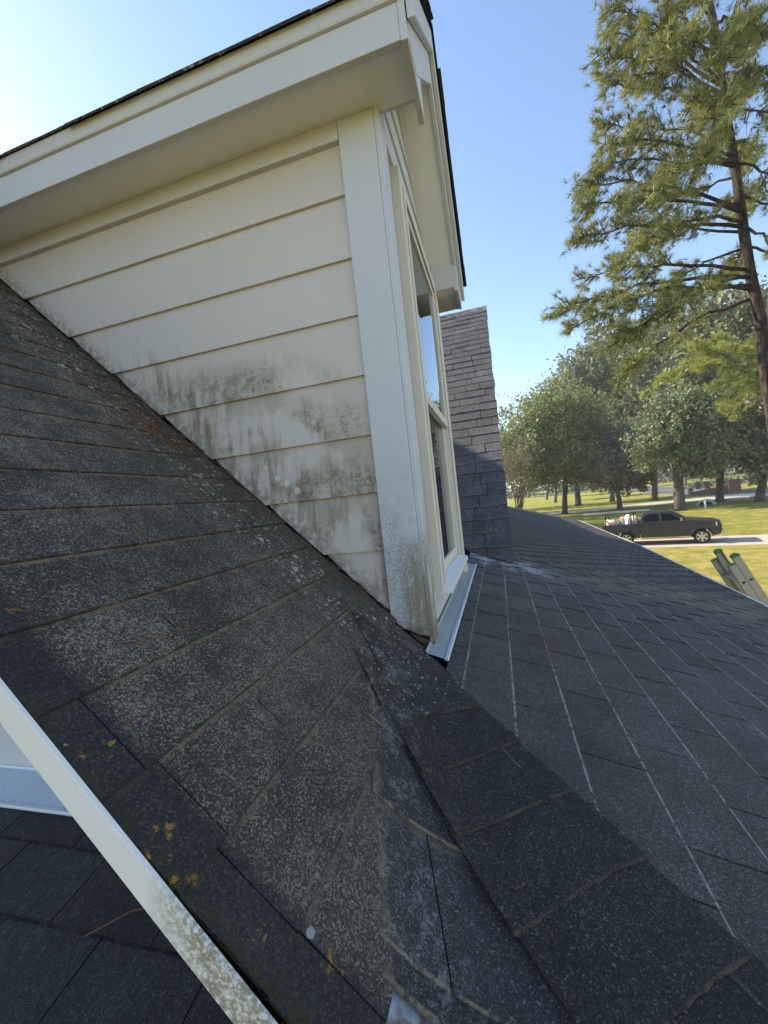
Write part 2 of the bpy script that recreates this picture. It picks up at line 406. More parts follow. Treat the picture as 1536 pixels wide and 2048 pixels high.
slab(b, [(RIDGE_X, .552, zL(RIDGE_X)-e), (RIDGE_X, 18, zL(RIDGE_X)-e), (-9.4, 18, zL(-.24)-e), (-9.4, .552, zL(-.24)-e)], .03)
b.build('roof_deck', M['deck'], main_roof)
fld = Field(main_roof, M['sh_main'], 290)
EX = .0945
for k in range(0, 24):
    xb = -.18-EX*k; xt = xb-EX-.008
    off = rnd.uniform(-.012, .012)
    odd = k % 2
    cuts = [RAKE_Y+.002, .418+off, .418+.20+.15*odd+off, .93+.1*odd+off, 1.165+off*.6, WALL_Y-.004]
    if k > 13: cuts = [RAKE_Y+.002]+[.42+.1525*odd+off+.305*j for j in range(3)]+[WALL_Y-.004]
    for a, c in zip(cuts[:-1], cuts[1:]):
        ga, gc = [(.0012 if abs(q_-.42) < .03 and k < 4 else .0010 if abs(q_-1.165) < .02 else .0004) for q_ in (a, c)]
        po = [(xb+rnd.uniform(-.001, .001), a+ga), (xt, a+ga), (xt, c-gc), (xb+rnd.uniform(-.001, .001), c-gc)]
        po = clip(po, [(-.0456, -1, -(.339-.0456*.254))])
        if k <= 1: po = clip(po, [VALLEY])
        if len(po) < 3: continue
        fld.add(po, lambda x, y, xb=xb: (xb-x)/cosL, zL, nL, EX/cosL, .0038, .0015, .02)
fld.build()
# rake trim: white drip board along the gable edge
b = MB(); V = []
for x_ in (-.150, -1.2, -4.6):
    yr = .3385+.0456*(-.254-x_)
    V += [(x_, yr-.0065, zL(x_)-.046), (x_, yr, zL(x_)-.046), (x_, yr, zL(x_)+.0085), (x_, yr-.0065, zL(x_)+.0085)]
b.add(V, [(0, 1, 2, 3), (11, 10, 9, 8)]+[(i*4+j, i*4+4+j, i*4+4+(j+1) % 4, i*4+(j+1) % 4) for i in range(2) for j in range(4)])
b.build('rake_trim', M['rake'], main_roof, bevel=.001)
# bent step flashing showing as a dark fold between shingles and siding
b = MB()
b.add([(-.33, 1.340, zL(-.33)+.006), (-.33, 1.3525, zL(-.33)+.03), (-2.2, 1.3525, zL(-2.2)+.03), (-2.2, 1.340, zL(-2.2)+.006), (-.33, 1.325, zL(-.33)+.012), (-2.2, 1.325, zL(-2.2)+.012)], [(0, 1, 2, 3), (4, 0, 3, 5)])
b.build('step_flashing', M['deck'], main_roof)

# ---- porch roof (shallow) with its hip and the hip end that dies into the valley
porch = thing('porch_roof', 'wide shallow slate grey shingle roof in front of the dormer window with a capped hip', 'roof')
nR = Vector((.3, 0, 1)).normalized(); nM = Vector((0, -.25, 1)).normalized()
EAVE = [(1.58, 0), (2.43, 8.5), (2.80, 17.2)]
HIPA = (1.2, 1)                                     # plan normal of the hip line through P0
hc = HIPA[0]*P0.x+HIPA[1]*P0.y
eave_pl = [(1, -.1, 1.58), (1, -.0425, 2.43-.0425*8.5)]
far_pl = [(.55, 1, 18.7+.63*.55)]
b = MB(); d_ = .002
hip_end = (P0.x+1.6, P0.y-1.6*1.2)
slab(b, [(P0.x-.0, P0.y, zR(P0.x)-d_), (hip_end[0], hip_end[1], zR(hip_end[0])-d_), (1.58, 0, zR(1.58)-d_), (2.43, 8.5, zR(2.43)-d_), (2.8, 17.2, zR(2.8)-d_), (.63, 18.6, zR(.63)-d_), (-.28, 18.6, zR(-.28)-d_)], .02)
vx = lambda y: (-.745+.478-.25*(y-P0.y))/.954
slab(b, [(P0.x, P0.y, P0.z-d_), (-.16, .47, zM(0, .47)-.012), (-.10, -.5, zM(0, -.5)-.012), (hip_end[0], hip_end[1], zM(0, hip_end[1])-d_)], .02)
b.build('roof_deck', M['deck'], porch)
fld = Field(porch, M['sh_porch'], 285)
EXR = .13
ks = [-.275+EXR*i for i in range(26)]               # lower butts at ks[i+1]
seq = rnd.uniform(0, 1)
for i in range(len(ks)-1):
    xb, xt = ks[i+1], ks[i]-.006
    off = 1.112+(.1525 if i % 2 else 0)+rnd.uniform(-.025, .025)
    j0 = int((-.9-off)/.305)-1
    for j in range(j0, 62):
        a, c = off+.305*j, off+.305*(j+1)
        if c < -.9 or a > 18.7: continue
        if a > 9 and (i+j) % 1: continue
        g = .0026+min(.034, .0062*max(0, a-1.1))
        jx = rnd.uniform(-.0022, .0022)
        po = [(xt, a+g), (xb+jx, a+g), (xb+jx+rnd.uniform(-.001, .001), c-g), (xt, c-g)]
        po = clip(po, eave_pl+far_pl+[(-HIPA[0], -HIPA[1], -hc), (-1, 0, .27)])
        if len(po) < 3: continue
        if xb < -.1 and c > 1.28 and a < 2.92: po = clip(po, [(-1, 0, .198)])
        fld.add(po, lambda x, y, xb=xb: (xb-x)*1.044, zR, nR, EXR*1.044, .0031, .0012, .05 if a < 3 else .3)
# hip end courses, swept up over the valley on to the steep slope
def zBlend(x, y, k=.12):
    p_, q_ = zL(x), zM(x, y); h = max(k-abs(p_-q_), 0)/k
    return max(p_, q_)+h*h*k*.25
def grid_tab(xl, xr, yb, yt, mat, parent, th=.0034, nx=9, ny=4, lift=.002):
    V, U = [], []; jit = [rnd.uniform(-.0016, .0016) for _ in range(nx+1)]
    for layer in (1, 0):
        for j in range(ny+1):
            y = yb+(yt-yb)*j/ny
            for i in range(nx+1):
                yy = y+(jit[i] if j == 0 else 0); x = xl(yy)+(xr(yy)-xl(yy))*i/nx; k_ = j/ny
                V.append((x, yy, zBlend(x, yy)+lift+(th*(2-k_) if layer else th*(1-k_)*.7))); U.append((x+yy, (yy-yb)*.80))
    m = (nx+1)*(ny+1); Fc = [(j*(nx+1)+i, j*(nx+1)+i+1, (j+1)*(nx+1)+i+1, (j+1)*(nx+1)+i) for j in range(ny) for i in range(nx)]
    Fc += [(i, i+m, i+1+m, i+1) for i in range(nx)]+[(j*(nx+1), (j+1)*(nx+1), (j+1)*(nx+1)+m, j*(nx+1)+m) for j in range(ny)]+[(j*(nx+1)+nx, j*(nx+1)+nx+m, (j+1)*(nx+1)+nx+m, (j+1)*(nx+1)+nx) for j in range(ny)]
    return mesh_obj('shingle', V, Fc, mat, parent, uv=U)
xcut = lambda y: -.033-.323*y-.012
xhip = lambda y: (hc-y)/1.2-.12
for n_, (yb, yt) in enumerate(((1.14, 1.19), (.98, 1.15), (.82, .988), (.662, .83), (.482, .67), (.448, .49))):
    f1 = (.17, .62, .3, .95, .16, .5)[n_]
    xm = lambda y, f1=f1: xcut(.7)+.05+f1*.3 if False else xcut(y)+.055+f1*(.12 if n_ < 3 else .2)
    if n_ in (1, 3, 5): grid_tab(xcut, xhip, yb, yt, M['sh_end'], porch)
    else:
        grid_tab(xcut, lambda y: xm(y)-.001, yb, yt, M['sh_end'], porch, nx=4); grid_tab(lambda y: xm(y)+.001, xhip, yb, yt, M['sh_end'], porch)
for n_, yb in enumerate((.25, .09, -.07, -.23)):
    yt = yb+.165; off = -.27+.1525*(n_ % 2)
    for j in range(-1, 8):
        po = clip([(off+.305*j+.001, yb), (off+.305*j+.304, yb), (off+.305*j+.304, yt), (off+.305*j+.001, yt)], [(HIPA[0], HIPA[1], hc), (-1, 0, .17)])
        if len(po) >= 3: fld.add(po, lambda x, y, yb=yb: (y-yb)*1.03, zM, nM, .165, .0032, .0012, .04)
fld.add([(-.405, 1.0), (-.29, 1.0), (-.262, 1.10), (-.262, 1.30), (-.405, 1.30)], lambda x, y: (-.262-x)*1.2, zTop, nL, .2, .0022, .0008, .03)
fld.build()
# hip caps
hd = Vector((1, -1.2, -.3)); hl = math.hypot(1, 1.2); hdn = Vector((1/hl, -1.2/hl)); pn = Vector((1.2/hl, 1/hl))
s0 = -.05; NCAP = 15; CE = .136
for i in range(NCAP):
    sa, sb = s0+CE*i-.05, s0+CE*(i+1)
    V, U = [], []
    nw, ns = 14, 4
    skew = rnd.uniform(-.012, .012); wid = .125+rnd.uniform(-.004, .004); sh = -.07+rnd.uniform(-.004, .004)
    if i == 0: wid, sh = .105, -.04
    for layer in (1, 0):
        for a in range(ns+1):
            tt = a/ns; s_ = sa+(sb-sa)*tt
            for q in range(nw+1):
                w = -wid+2*wid*q/nw+sh
                ss = s_+skew*(w/wid)*tt+(rnd.uniform(-.0015, .0015) if a == ns else 0)
                x = P0.x+hdn.x*ss+pn.x*w; y = P0.y+hdn.y*ss+pn.y*w
                za_, zb_ = zR(x), zBlend(x, y); h_ = max(.05-abs(za_-zb_), 0)/.05
                z = max(min(za_, zb_)-h_*h_*.0125+.009, zL(x)+.003)
                lift = (.006+.006*tt+.0015*(abs(q-nw/2)/(nw/2))**3*tt)
                V.append(Vector((x, y, z+(lift if layer else lift-.005))))
                U.append((x+y, (sb-s_)))
    m = (ns+1)*(nw+1); Fc = []
    for a in range(ns):
        for q in range(nw):
            o_ = a*(nw+1)+q; Fc.append((o_, o_+nw+1, o_+nw+2, o_+1))
    for q in range(nw): o_ = ns*(nw+1)+q; Fc.append((o_, o_+m, o_+m+1, o_+1))
    for a in range(ns):
        o_ = a*(nw+1); Fc.append((o_, o_+m, o_+nw+1+m, o_+nw+1)); o_ += nw; Fc.append((o_, o_+nw+1, o_+nw+1+m, o_+m))
    mesh_obj('hip_cap', V, Fc, M['sh_cap'], porch, uv=U)
# white drip edge and fascia along the eave
b = MB(); fb = MB()
for (x0_, y0_), (x1_, y1_) in zip(EAVE[:-1], EAVE[1:]):
    for bb, o1, o2, h1, h2 in ((b, -.01, .022, -.03, .003), (fb, -.05, -.015, -.2, -.032)):
        A = (x0_, y0_, zR(x0_)); B = (x1_, y1_, zR(x1_))
        bb.add([(A[0]+o1, A[1], A[2]+h1), (A[0]+o2, A[1], A[2]+h1), (A[0]+o2, A[1], A[2]+h2), (A[0]+o1, A[1], A[2]+h2), (B[0]+o1, B[1], B[2]+h1), (B[0]+o2, B[1], B[2]+h1), (B[0]+o2, B[1], B[2]+h2), (B[0]+o1, B[1], B[2]+h2)],
               [(0, 1, 2, 3), (7, 6, 5, 4), (0, 4, 5, 1), (1, 5, 6, 2), (2, 6, 7, 3), (3, 7, 4, 0)])
b.build('drip_edge', M['white'], porch); fb.build('fascia', M['cream'], porch)
# rusty valley tin at the foot of the steep slope
V = []; nx_, ny_ = 8, 6
for j in range(ny_+1):
    for i in range(nx_+1):
        x, y = -.26+.26*i/nx_, .27+.20*j/ny_; V.append((x, y, zBlend(x, y)-.007 if y < .43 else zBlend(x, y)-.004))
mesh_obj('valley_tin', V, [(j*(nx_+1)+i, j*(nx_+1)+i+1, (j+1)*(nx_+1)+i+1, (j+1)*(nx_+1)+i) for j in range(ny_) for i in range(nx_)], M['rusty'], porch)

# ---- wing roof: the steep slope beyond the dormer, lit at the top
wing = thing('wing_roof', 'steep brown grey shingle slope rising beyond the dormer window with sunlit upper courses', 'roof')
nW = Vector((0, -.954, 1)).normalized(); cosW = nW.z
WR = 7.23
b = MB()
yb0 = lambda x: 3.407+(.018-.3*x)/.954
slab(b, [(.055, yb0(.055), zW(0, yb0(.055))-e), (.11, WR, zW(0, WR)-e), (-3.99, WR, zW(0, WR)-e), (-.28, 3.514, zW(0, 3.514)-e)], .05)
slab(b, [(.11, WR, zW(0, WR)-e), (.11, WR+4.0, zW(0, WR-4.0)-e), (-3.99, WR+4.0, zW(0, WR-4)-e), (-3.99, WR, zW(0, WR)-e)], .05)
b.build('roof_deck', M['deck'], wing)
fld = Field(wing, M['sh_wing'], 200)
EW = .158*cosW
for i in range(-1, 34):
    yb = 3.42+EW*i; yt = min(yb+EW+.006, WR)
    if yb > WR-.03: break
    xr = .06+.053*(yb-3.407)/3.8
    x = xr+rnd.uniform(-.004, .014); first = rnd.uniform(.06, .35); w = first
    while x > -1.35:
        po = [(x-w+.0028, yb+rnd.uniform(-.002, .002)), (x-.0028, yb+rnd.uniform(-.002, .002)), (x-.0028, yt), (x-w+.0028, yt)]
        po = clip(po, [(-1, -1, -3.234), (-.3/.954, -1, -(3.407+.018/.954))])
        if len(po) >= 3: fld.add(po, lambda x_, y_, yb=yb: (y_-yb)/cosW, zW, nW, .158, .0085+rnd.uniform(-.0015, .003), .002, .07)
        x -= w; w = rnd.choice((.37, .37, .35, .17, .37, .26))
fld.build()
b = MB(); x = .115
while x > -1.4:
    b.box((x-.29, WR-.13, zW(0, WR-.13)+.012), (x, WR+.12, zW(0, WR-.13)+.02)); x -= .3
mesh = None
for i in range(12):                                    # ridge caps along the top edge
    xx = .12-.15*i; bb = MB()
    bb.add([(xx, WR-.12, zW(0, WR-.12)+.015), (xx, WR, zW(0, WR)+.03), (xx, WR+.12, zW(0, WR-.12)+.015), (xx-.155, WR-.12, zW(0, WR-.12)+.008), (xx-.155, WR, zW(0, WR)+.02), (xx-.155, WR+.12, zW(0, WR-.12)+.008)],
           [(0, 1, 4, 3), (1, 2, 5, 4), (0, 2, 1), (3, 4, 5), (0, 3, 5, 2)])
    bb.build('ridge_cap', M['sh_wing'], wing)
b = MB(); b.prism([(3.5, -.62), (WR, 2.95), (WR+3.7, -.62)], 0, -.16, -.06)
b.build('gable_wall', M['cream'], wing)

# ---- lower roof below the rake, and the gable wall over it
low = thing('lower_roof', 'dark blue shingle roof in deep shade below the white rake board', 'roof')
nN = Vector((0, -.2, 1)).normalized()
b = MB(); slab(b, [(-6, -1.4, zN(0, -1.4)-e), (-.33, -1.4, zN(0, -1.4)-e), (-.33, 1.10, zN(0, 1.10)-e), (-6, 1.10, zN(0, 1.10)-e)], .03); b.build('roof_deck', M['deck'], low)
fld = Field(low, M['sh_low'], 140)
for i in range(-8, 5):
    yb = .716+.168*i; yt = yb+.174
    if yb > .95: continue
    off = -.845+(.152 if i % 2 else 0)+rnd.uniform(-.02, .02)
    for j in range(-10, 4):
        a, c = off+.305*j, off+.305*(j+1)
        if c > -.33: continue
        fld.add([(a+.002, yb), (c-.002, yb), (c-.002, yt), (a+.002, yt)], lambda x, y, yb=yb: (y-yb)*1.02, zN, nN, .171, .0042, .0012, .05)
fld.build()
gw = thing('gable_wall', 'cream painted siding wall under the rake with a galvanised flashing at its foot', 'wall')
for k in range(0, 7):
    za = -.88+.2*k; zt = za+.215
    po = [(-6, za), (-.4, za), (-.4, zt), (-6, zt)]
    b = MB(); pts = clip(po, [(.954, 1, -.745-.05)])
    if len(pts) >= 3:
        b.prism(pts, 1, 1.102, 1.12); b.build('siding_board', M['cream'], gw)
b = MB(); b.prism([(-9.2, -4.15), (-.3, -4.15), (-.3, -.56), (-4.82, 3.75), (-9.2, -.45)], 1, 1.121, 1.2); b.build('sheathing', M['cream'], gw)
b = MB()
for (p, q, dz) in (((1.449, -1.085), (1.25, zN(0, 1.25)+.016), 0),):
    b.add([(-6, 1.100, -.835), (-.4, 1.100, -.835), (-.4, 1.096, zN(0, 1.09)+.02), (-6, 1.096, zN(0, 1.09)+.02), (-.4, .975, zN(0, .975)+.018), (-6, .975, zN(0, .975)+.018)], [(0, 1, 2, 3), (3, 2, 4, 5)])
b.build('flashing', M['galv_light'], gw)
b = MB(); b.box((-6, .957, zN(0, .965)+.010), (-.4, .975, zN(0, .965)+.022)); b.build('flashing_hem', M['galv_edge'], gw, bevel=.004)

# ------------------------------------------------------------------ dormer
dm = thing('dormer', 'cream dormer with mildewed lap siding a white corner board and a tall window', 'dormer')
XC = -.387                                            # where side siding meets the corner board
laps = [-.352, -.153, .043, .237, .437, .637, .826, 1.033, 1.205]
roofclip = [(-.954, -1, .745-.013)]                    # keep z >= zL(x)+.022
for k in range(-1, len(laps)-1):
    za = laps[k] if k >= 0 else -.45; zb = laps[k+1]+.018
    po = clip([(-2.25, za), (XC, za), (XC, zb), (-2.25, zb)], roofclip)
    if len(po) < 3: continue
    po = orient(po); n = len(po); V = []
    for front in (1, 0):
        for (x, z) in po:
            kk = (z-za)/(zb-za); V.append((x, (1.35-.013*(1-kk)-.002) if front else 1.352-.0*kk, z))
    Fc = [tuple(range(n)), tuple(range(n, 2*n))[::-1]]+[(i, i+n, (i+1) % n+n, (i+1) % n) for i in range(n)]
    b = MB(); b.add(V, Fc); b.build('siding_board', M['siding'], dm)
b = MB(); b.prism(clip([(-2.4, -.45), (XC, -.45), (XC, 1.27), (-2.4, 1.27)], [(-.954, -1, .745-.005)]), 1, 1.353, 1.40); b.build('side_sheathing', M['deck'], dm)
# corner board: side leg and front leg
b = MB(); b.prism([(XC+.001, -.405), (-.263, -.448), (-.263, 1.265), (XC+.001, 1.265)], 1, 1.326, 1.352); b.build('corner_board', M['corner'], dm, bevel=.003)
b = MB(); b.prism([(1.3275, -.466), (1.42, -.474), (1.42, 1.33), (1.3275, 1.30)], 0, -.2625, -.246); b.build('corner_board', M['corner'], dm, bevel=.002)
b = MB(); b.prism([(2.585, -.47), (2.70, -.47), (2.70, 1.3), (2.585, 1.3)], 0, -.2625, -.246); b.build('corner_board', M['window_white'], dm, bevel=.002)
b = MB(); b.box((-.262, 2.60, -.50), (-.238, 2.715, -.40)); b.build('corner_block', M['window_white'], dm, bevel=.003)
M['rot'] = plain('rotten_wood', (.13, .085, .055), .95, .1, var=.5, sc=40, bump=.5)
b = MB(); b.prism([(-.355, -.425), (-.262, -.462), (-.262, -.50), (-.355, -.46)], 1, 1.330, 1.36); b.prism([(1.33, -.468), (1.43, -.476), (1.43, -.51), (1.33, -.51)], 0, -.2615, -.248); b.build('rotten_foot', M['rot'], dm)
# front wall: sheathing and lap boards
PK = 2.02                                             # peak of the gable along Y
def zsof(y): return 1.42+.9*(2.6-PK)-.9*abs(y-PK)
b = MB(); b.prism([(1.353, -.45), (2.66, -.5), (2.66, zsof(2.66)), (PK, zsof(PK)), (1.353, zsof(1.353))], 0, -.42, -.292)
# opening is a recess in front of a dark room: keep the sheathing as frame pieces
WY0, WY1, WZ0, WZ1 = 1.66, 2.47, -.345, 1.20
fr = MB()
fr.prism([(1.353, -.45), (WY0, -.45), (WY0, 1.36), (1.353, 1.36)], 0, -.33, -.292)
fr.prism([(WY1, -.5), (2.66, -.5), (2.66, 1.36), (WY1, 1.36)], 0, -.33, -.292)
fr.prism([(WY0+.001, -.48), (WY1-.001, -.48), (WY1-.001, WZ0), (WY0+.001, WZ0)], 0, -.33, -.292)
fr.prism([(WY0+.001, WZ1), (WY1-.001, WZ1), (WY1-.001, 1.36), (WY0+.001, 1.36)], 0, -.33, -.292)
fr.prism([(1.353, 1.361), (2.66, 1.361), (PK, zsof(PK))], 0, -.33, -.292)
fr.build('front_sheathing', M['cream'], dm)
for k in range(len(laps)+6):
    za = laps[k] if k < len(laps) else laps[-1]+.165*(k-len(laps)+1); zb = (laps[k+1] if k+1 < len(laps) else za+.165)+.015
    spans = ((1.421, 2.584),) if za > WZ1+.06 or zb < WZ0 else ((1.421, WY0-.075), (WY1+.075, 2.584))
    if za < 1.2 and zb > WZ1+.08: za2 = WZ1+.085; spans = ((1.421, 2.584),); za = max(za, za2)
    for (a, c) in spans:
        po = clip([(a, za), (c, za), (c, zb), (a, zb)], [(-.9, 1, zsof(PK)-.9*PK), (.9, 1, zsof(PK)+.9*PK)])
        if len(po) < 3: continue
        po = orient(po); n = len(po); V = []
        for front in (1, 0):
            for (y, z) in po: V.append(((-.276-.010*(z-za)/(zb-za)) if front else -.291, y, z))
        Fc = [tuple(range(n)), tuple(range(n, 2*n))[::-1]]+[(i, i+n, (i+1) % n+n, (i+1) % n) for i in range(n)]
        b = MB(); b.add(V, Fc); b.build('siding_board', M['cream'], dm)
b = MB(); b.box((-.292, 1.4205, -.482), (-.270, 2.5845, -.353)); b.build('skirt_board', M['cream'], dm, bevel=.002)
# apron flashing at the foot of the front
b = MB(); b.add([(-.262, 1.24, zR(-.262)+.022), (-.262, 2.93, zR(-.262)+.022), (-.255, 2.93, zR(-.255)+.016), (-.255, 1.24, zR(-.255)+.016), (-.196, 2.93, zR(-.196)+.0155), (-.196, 1.235, zR(-.196)+.0155)], [(0, 1, 2, 3), (3, 2, 4, 5)]); b.build('apron_flashing', M['galv'], dm)
b = MB(); b.add([(-.205, 1.225, zR(-.205)+.017), (-.192, 1.225, zR(-.192)+.017), (-.192, 2.93, zR(-.192)+.017), (-.205, 2.93, zR(-.205)+.017), (-.203, 1.225, zR(-.2)+.021), (-.194, 1.225, zR(-.2)+.021), (-.194, 2.93, zR(-.2)+.021), (-.203, 2.93, zR(-.2)+.021)], [(0,3,2,1),(4,5,6,7),(0,1,5,4),(1,2,6,5),(2,3,7,6),(3,0,4,7)]); b.build('flashing_hem', M['galv_edge'], dm)
# window
wi = thing('window', None, None); wi.parent = dm
def piece(nm, boxes, mt, bev=.002, parent=wi):
    q = MB()
    for a, c in boxes: q.box(a, c)
    return q.build(nm, mt, parent, bevel=bev)
CW = .074
piece('casing', [((-.275, WY0-CW, WZ0-.045), (-.240, WY0, WZ1+CW))], M['window_white'])
piece('casing', [((-.275, WY1, WZ0-.045), (-.240, WY1+CW, WZ1+CW))], M['window_white'])
piece('casing', [((-.275, WY0+.0005, WZ1), (-.241, WY1-.0005, WZ1+CW))], M['window_white'])
piece('casing_lip', [((-.2395, WY0-.022, WZ0), (-.234, WY0+.004, WZ1+.022)), ((-.2395, WY1-.004, WZ0), (-.234, WY1+.022, WZ1+.022)), ((-.2395, WY0+.0045, WZ1-.004), (-.2342, WY1-.0045, WZ1+.022))], M['window_white'], .002)
q = MB(); q.add([(-.30, WY0-.03, WZ0+.012), (-.212, WY0-.03, WZ0-.012), (-.212, WY1+.03, WZ0-.012), (-.30, WY1+.03, WZ0+.012), (-.30, WY0-.03, WZ0-.03), (-.212, WY0-.03, WZ0-.034), (-.212, WY1+.03, WZ0-.034), (-.30, WY1+.03, WZ0-.03)], [(0,1,2,3),(7,6,5,4),(0,4,5,1),(1,5,6,2),(2,6,7,3),(3,7,4,0)])
q.build('sill', M['white'], wi, bevel=.002)
RAIL = .425
def sash(xf, z0, z1, nm='sash'):
    t_ = .021; w_ = .042
    q_ = MB()
    q_.box((xf-t_, WY0+.004, z0), (xf, WY0+w_, z1)); q_.box((xf-t_, WY1-w_, z0), (xf, WY1-.004, z1))
    q_.box((xf-t_, WY0+w_+.0005, z0), (xf-.0005, WY1-w_-.0005, z0+w_)); q_.box((xf-t_, WY0+w_+.0005, z1-w_*.8), (xf-.0005, WY1-w_-.0005, z1))
    q_.build(nm, M['window_white'], wi, bevel=.002)
    g = MB(); g.box((xf-t_*.6, WY0+w_+.001, z0+w_+.001), (xf-t_*.6+.004, WY1-w_-.001, z1-w_*.8-.001)); g.build('pane', M['glass'], wi)
sash(-.2445, RAIL-.02, WZ1-.002); sash(-.267, WZ0+.014, RAIL+.02)
piece('jamb', [((-.33, WY0-.002, WZ0), (-.2425, WY0+.0035, WZ1))], M['window_white'], 0); piece('jamb', [((-.33, WY1-.0035, WZ0), (-.2425, WY1+.002, WZ1))], M['window_white'], 0)
piece('lock', [((-.265, 2.03, RAIL+.021), (-.2475, 2.09, RAIL+.036))], M['white'])
# pleated curtain, and a black sheet standing in for the unlit room behind
q = MB(); V = []; ny = 60
for i in range(ny+1):
    y = WY0-.03+(WY1-WY0+.06)*i/ny; x = -.315+.012*math.sin(i*1.15)+.006*math.sin(i*2.9)
    V += [(x, y, WZ0-.02), (x, y, WZ1+.03)]
q.add(V, [(2*i, 2*i+2, 2*i+3, 2*i+1) for i in range(ny)]); q.build('curtain', M['curtain'], wi, smooth=True)
q = MB(); q.add([(-.9, 1.4, -.45), (-.9, 2.62, -.45), (-.9, 2.62, 1.35), (-.9, 1.4, 1.35)], [(0, 1, 2, 3)]); q.build('room_dark_sheet', M['deck'], wi)
# eaves: frieze, soffit, fascia, crown on both sides
def eave_side(sgn, yw, y_out, xl):
    S = lambda y: y if sgn > 0 else 2*PK-y              # mirror for the far side
    def bx(nm, a, c, mt, bev=.002):
        ya, yb = sorted((S(a[1]), S(c[1]))); q_ = MB(); q_.box((a[0], ya, a[2]), (c[0], yb, c[2])); return q_.build(nm, mt, dm, bevel=bev)
    if sgn > 0: bx('frieze_board', (-2.36, 1.326, 1.205), (XC, 1.351, 1.2655), M['cream'])
    bx('soffit', (xl, 1.176, 1.266), (-.131, 1.352, 1.276), M['soffit'], 0)
    bx('fascia', (xl, 1.157, 1.25), (-.1315, 1.1755, 1.352), M['cream'])
    q_ = MB(); pr_ = [(1.157, 1.3525), (1.149, 1.354), (1.146, 1.360), (1.151, 1.363), (1.1465, 1.385), (1.142, 1.398), (1.19, 1.398), (1.19, 1.3525)]
    pr_ = [(S(a), c) for a, c in pr_]
    q_.prism(pr_, 0, xl, -.10); q_.build('crown_moulding', M['cream'], dm)
    # boxed return: front board, underside and inner end
    bx('return_board', (-.131, 1.156, 1.246), (-.111, 1.43, 1.42), M['cream'])
    ye_ = 1.353 if sgn > 0 else 1.425
    bx('return_end', (-.262, ye_, 1.2665), (-.1315, ye_+.012, 1.42), M['cream'])
    if sgn < 0: bx('return_soffit', (-.262, 1.3525, 1.2665), (-.1315, 1.4245, 1.276), M['soffit'], 0)
eave_side(1, 1.35, 1.157, -2.3)
eave_side(-1, 2.69, 2.88, -2.3)
# raking soffit and fascia, both halves of the gable
for sg in (1, -1):
    Y = lambda y: y if sg > 0 else 2*PK-y
    ye = 2.93
    def ln(y, h): return (Y(y), zsof(y)+h)
    q = MB(); q.prism([ln(PK, .0), ln(2.675, .0), ln(2.675, .012), ln(PK, .012)], 0, -.291, -.129); q.build('rake_soffit', M['soffit'], dm)
    q = MB(); q.prism([ln(PK, -.014), ln(2.755, -.014), (Y(2.86), zsof(2.755)-.014), ln(2.86, .18), ln(PK, .18)], 0, -.128, -.1085); q.build('rake_board', M['cream'], dm, bevel=.002)
    q = MB(); q.prism([ln(PK, .13), ln(2.885, .13), ln(2.885, .227), ln(PK, .227)], 0, -.1075, -.085); q.build('rake_crown', M['cream'], dm, bevel=.004)
    q = MB(); q.prism([ln(PK, -.05), ln(2.6, -.05), ln(2.6, -.002), ln(PK, -.002)], 0, -.2905, -.2745); q.build('rake_frieze', M['cream'], dm, bevel=.002)
    # roof deck and the edge courses seen from below
    q = MB(); q.prism([ln(PK, .228), ln(2.885, .228), ln(2.885, .245), ln(PK, .245)], 0, -3.2, -.075); q.build('roof_deck', M['deck'], dm)
    EXD = .13/math.hypot(1, .9)
    nv = Vector((0, .9 if sg > 0 else -.9, 1)).normalized()
    zf = (lambda x, y, sg=sg: zsof(y)+.247)
    fd = Field(dm, M['sh_main'], 60)
    for k in range(0, 8):
        yb = 2.907-EXD*k; yt = max(yb-EXD-.006, PK)
        if yb < PK: break
        x = -.062+rnd.uniform(-.0015, .0015); w = rnd.choice((.305, .1525, .23))
        while x > -2.4:
            a, c = Y(yb), Y(yt)
            j = rnd.uniform(-.006, .006)*(1 if sg > 0 else -1)
            fd.add([(x-.002, a+j), (x-w+.002, a+j), (x-w+.002, c), (x-.002, c)], lambda x_, y_, yb=yb, Y=Y: abs(Y(yb)-y_)*1.345, zf, nv, .13, .0045, .0015, .08)
            x -= w; w = .305
    fd.build()

# ------------------------------------------------------------------ house body under the roofs
b = MB(); b.box((-9, 1.56, GZ-.2), (1.15, 17.3, -1.35)); b.box((-5.6, -1.0, GZ-.2), (-.5, 1.09, -1.45))
tag(b.build('house_wall', M['cream']), kind='structure')

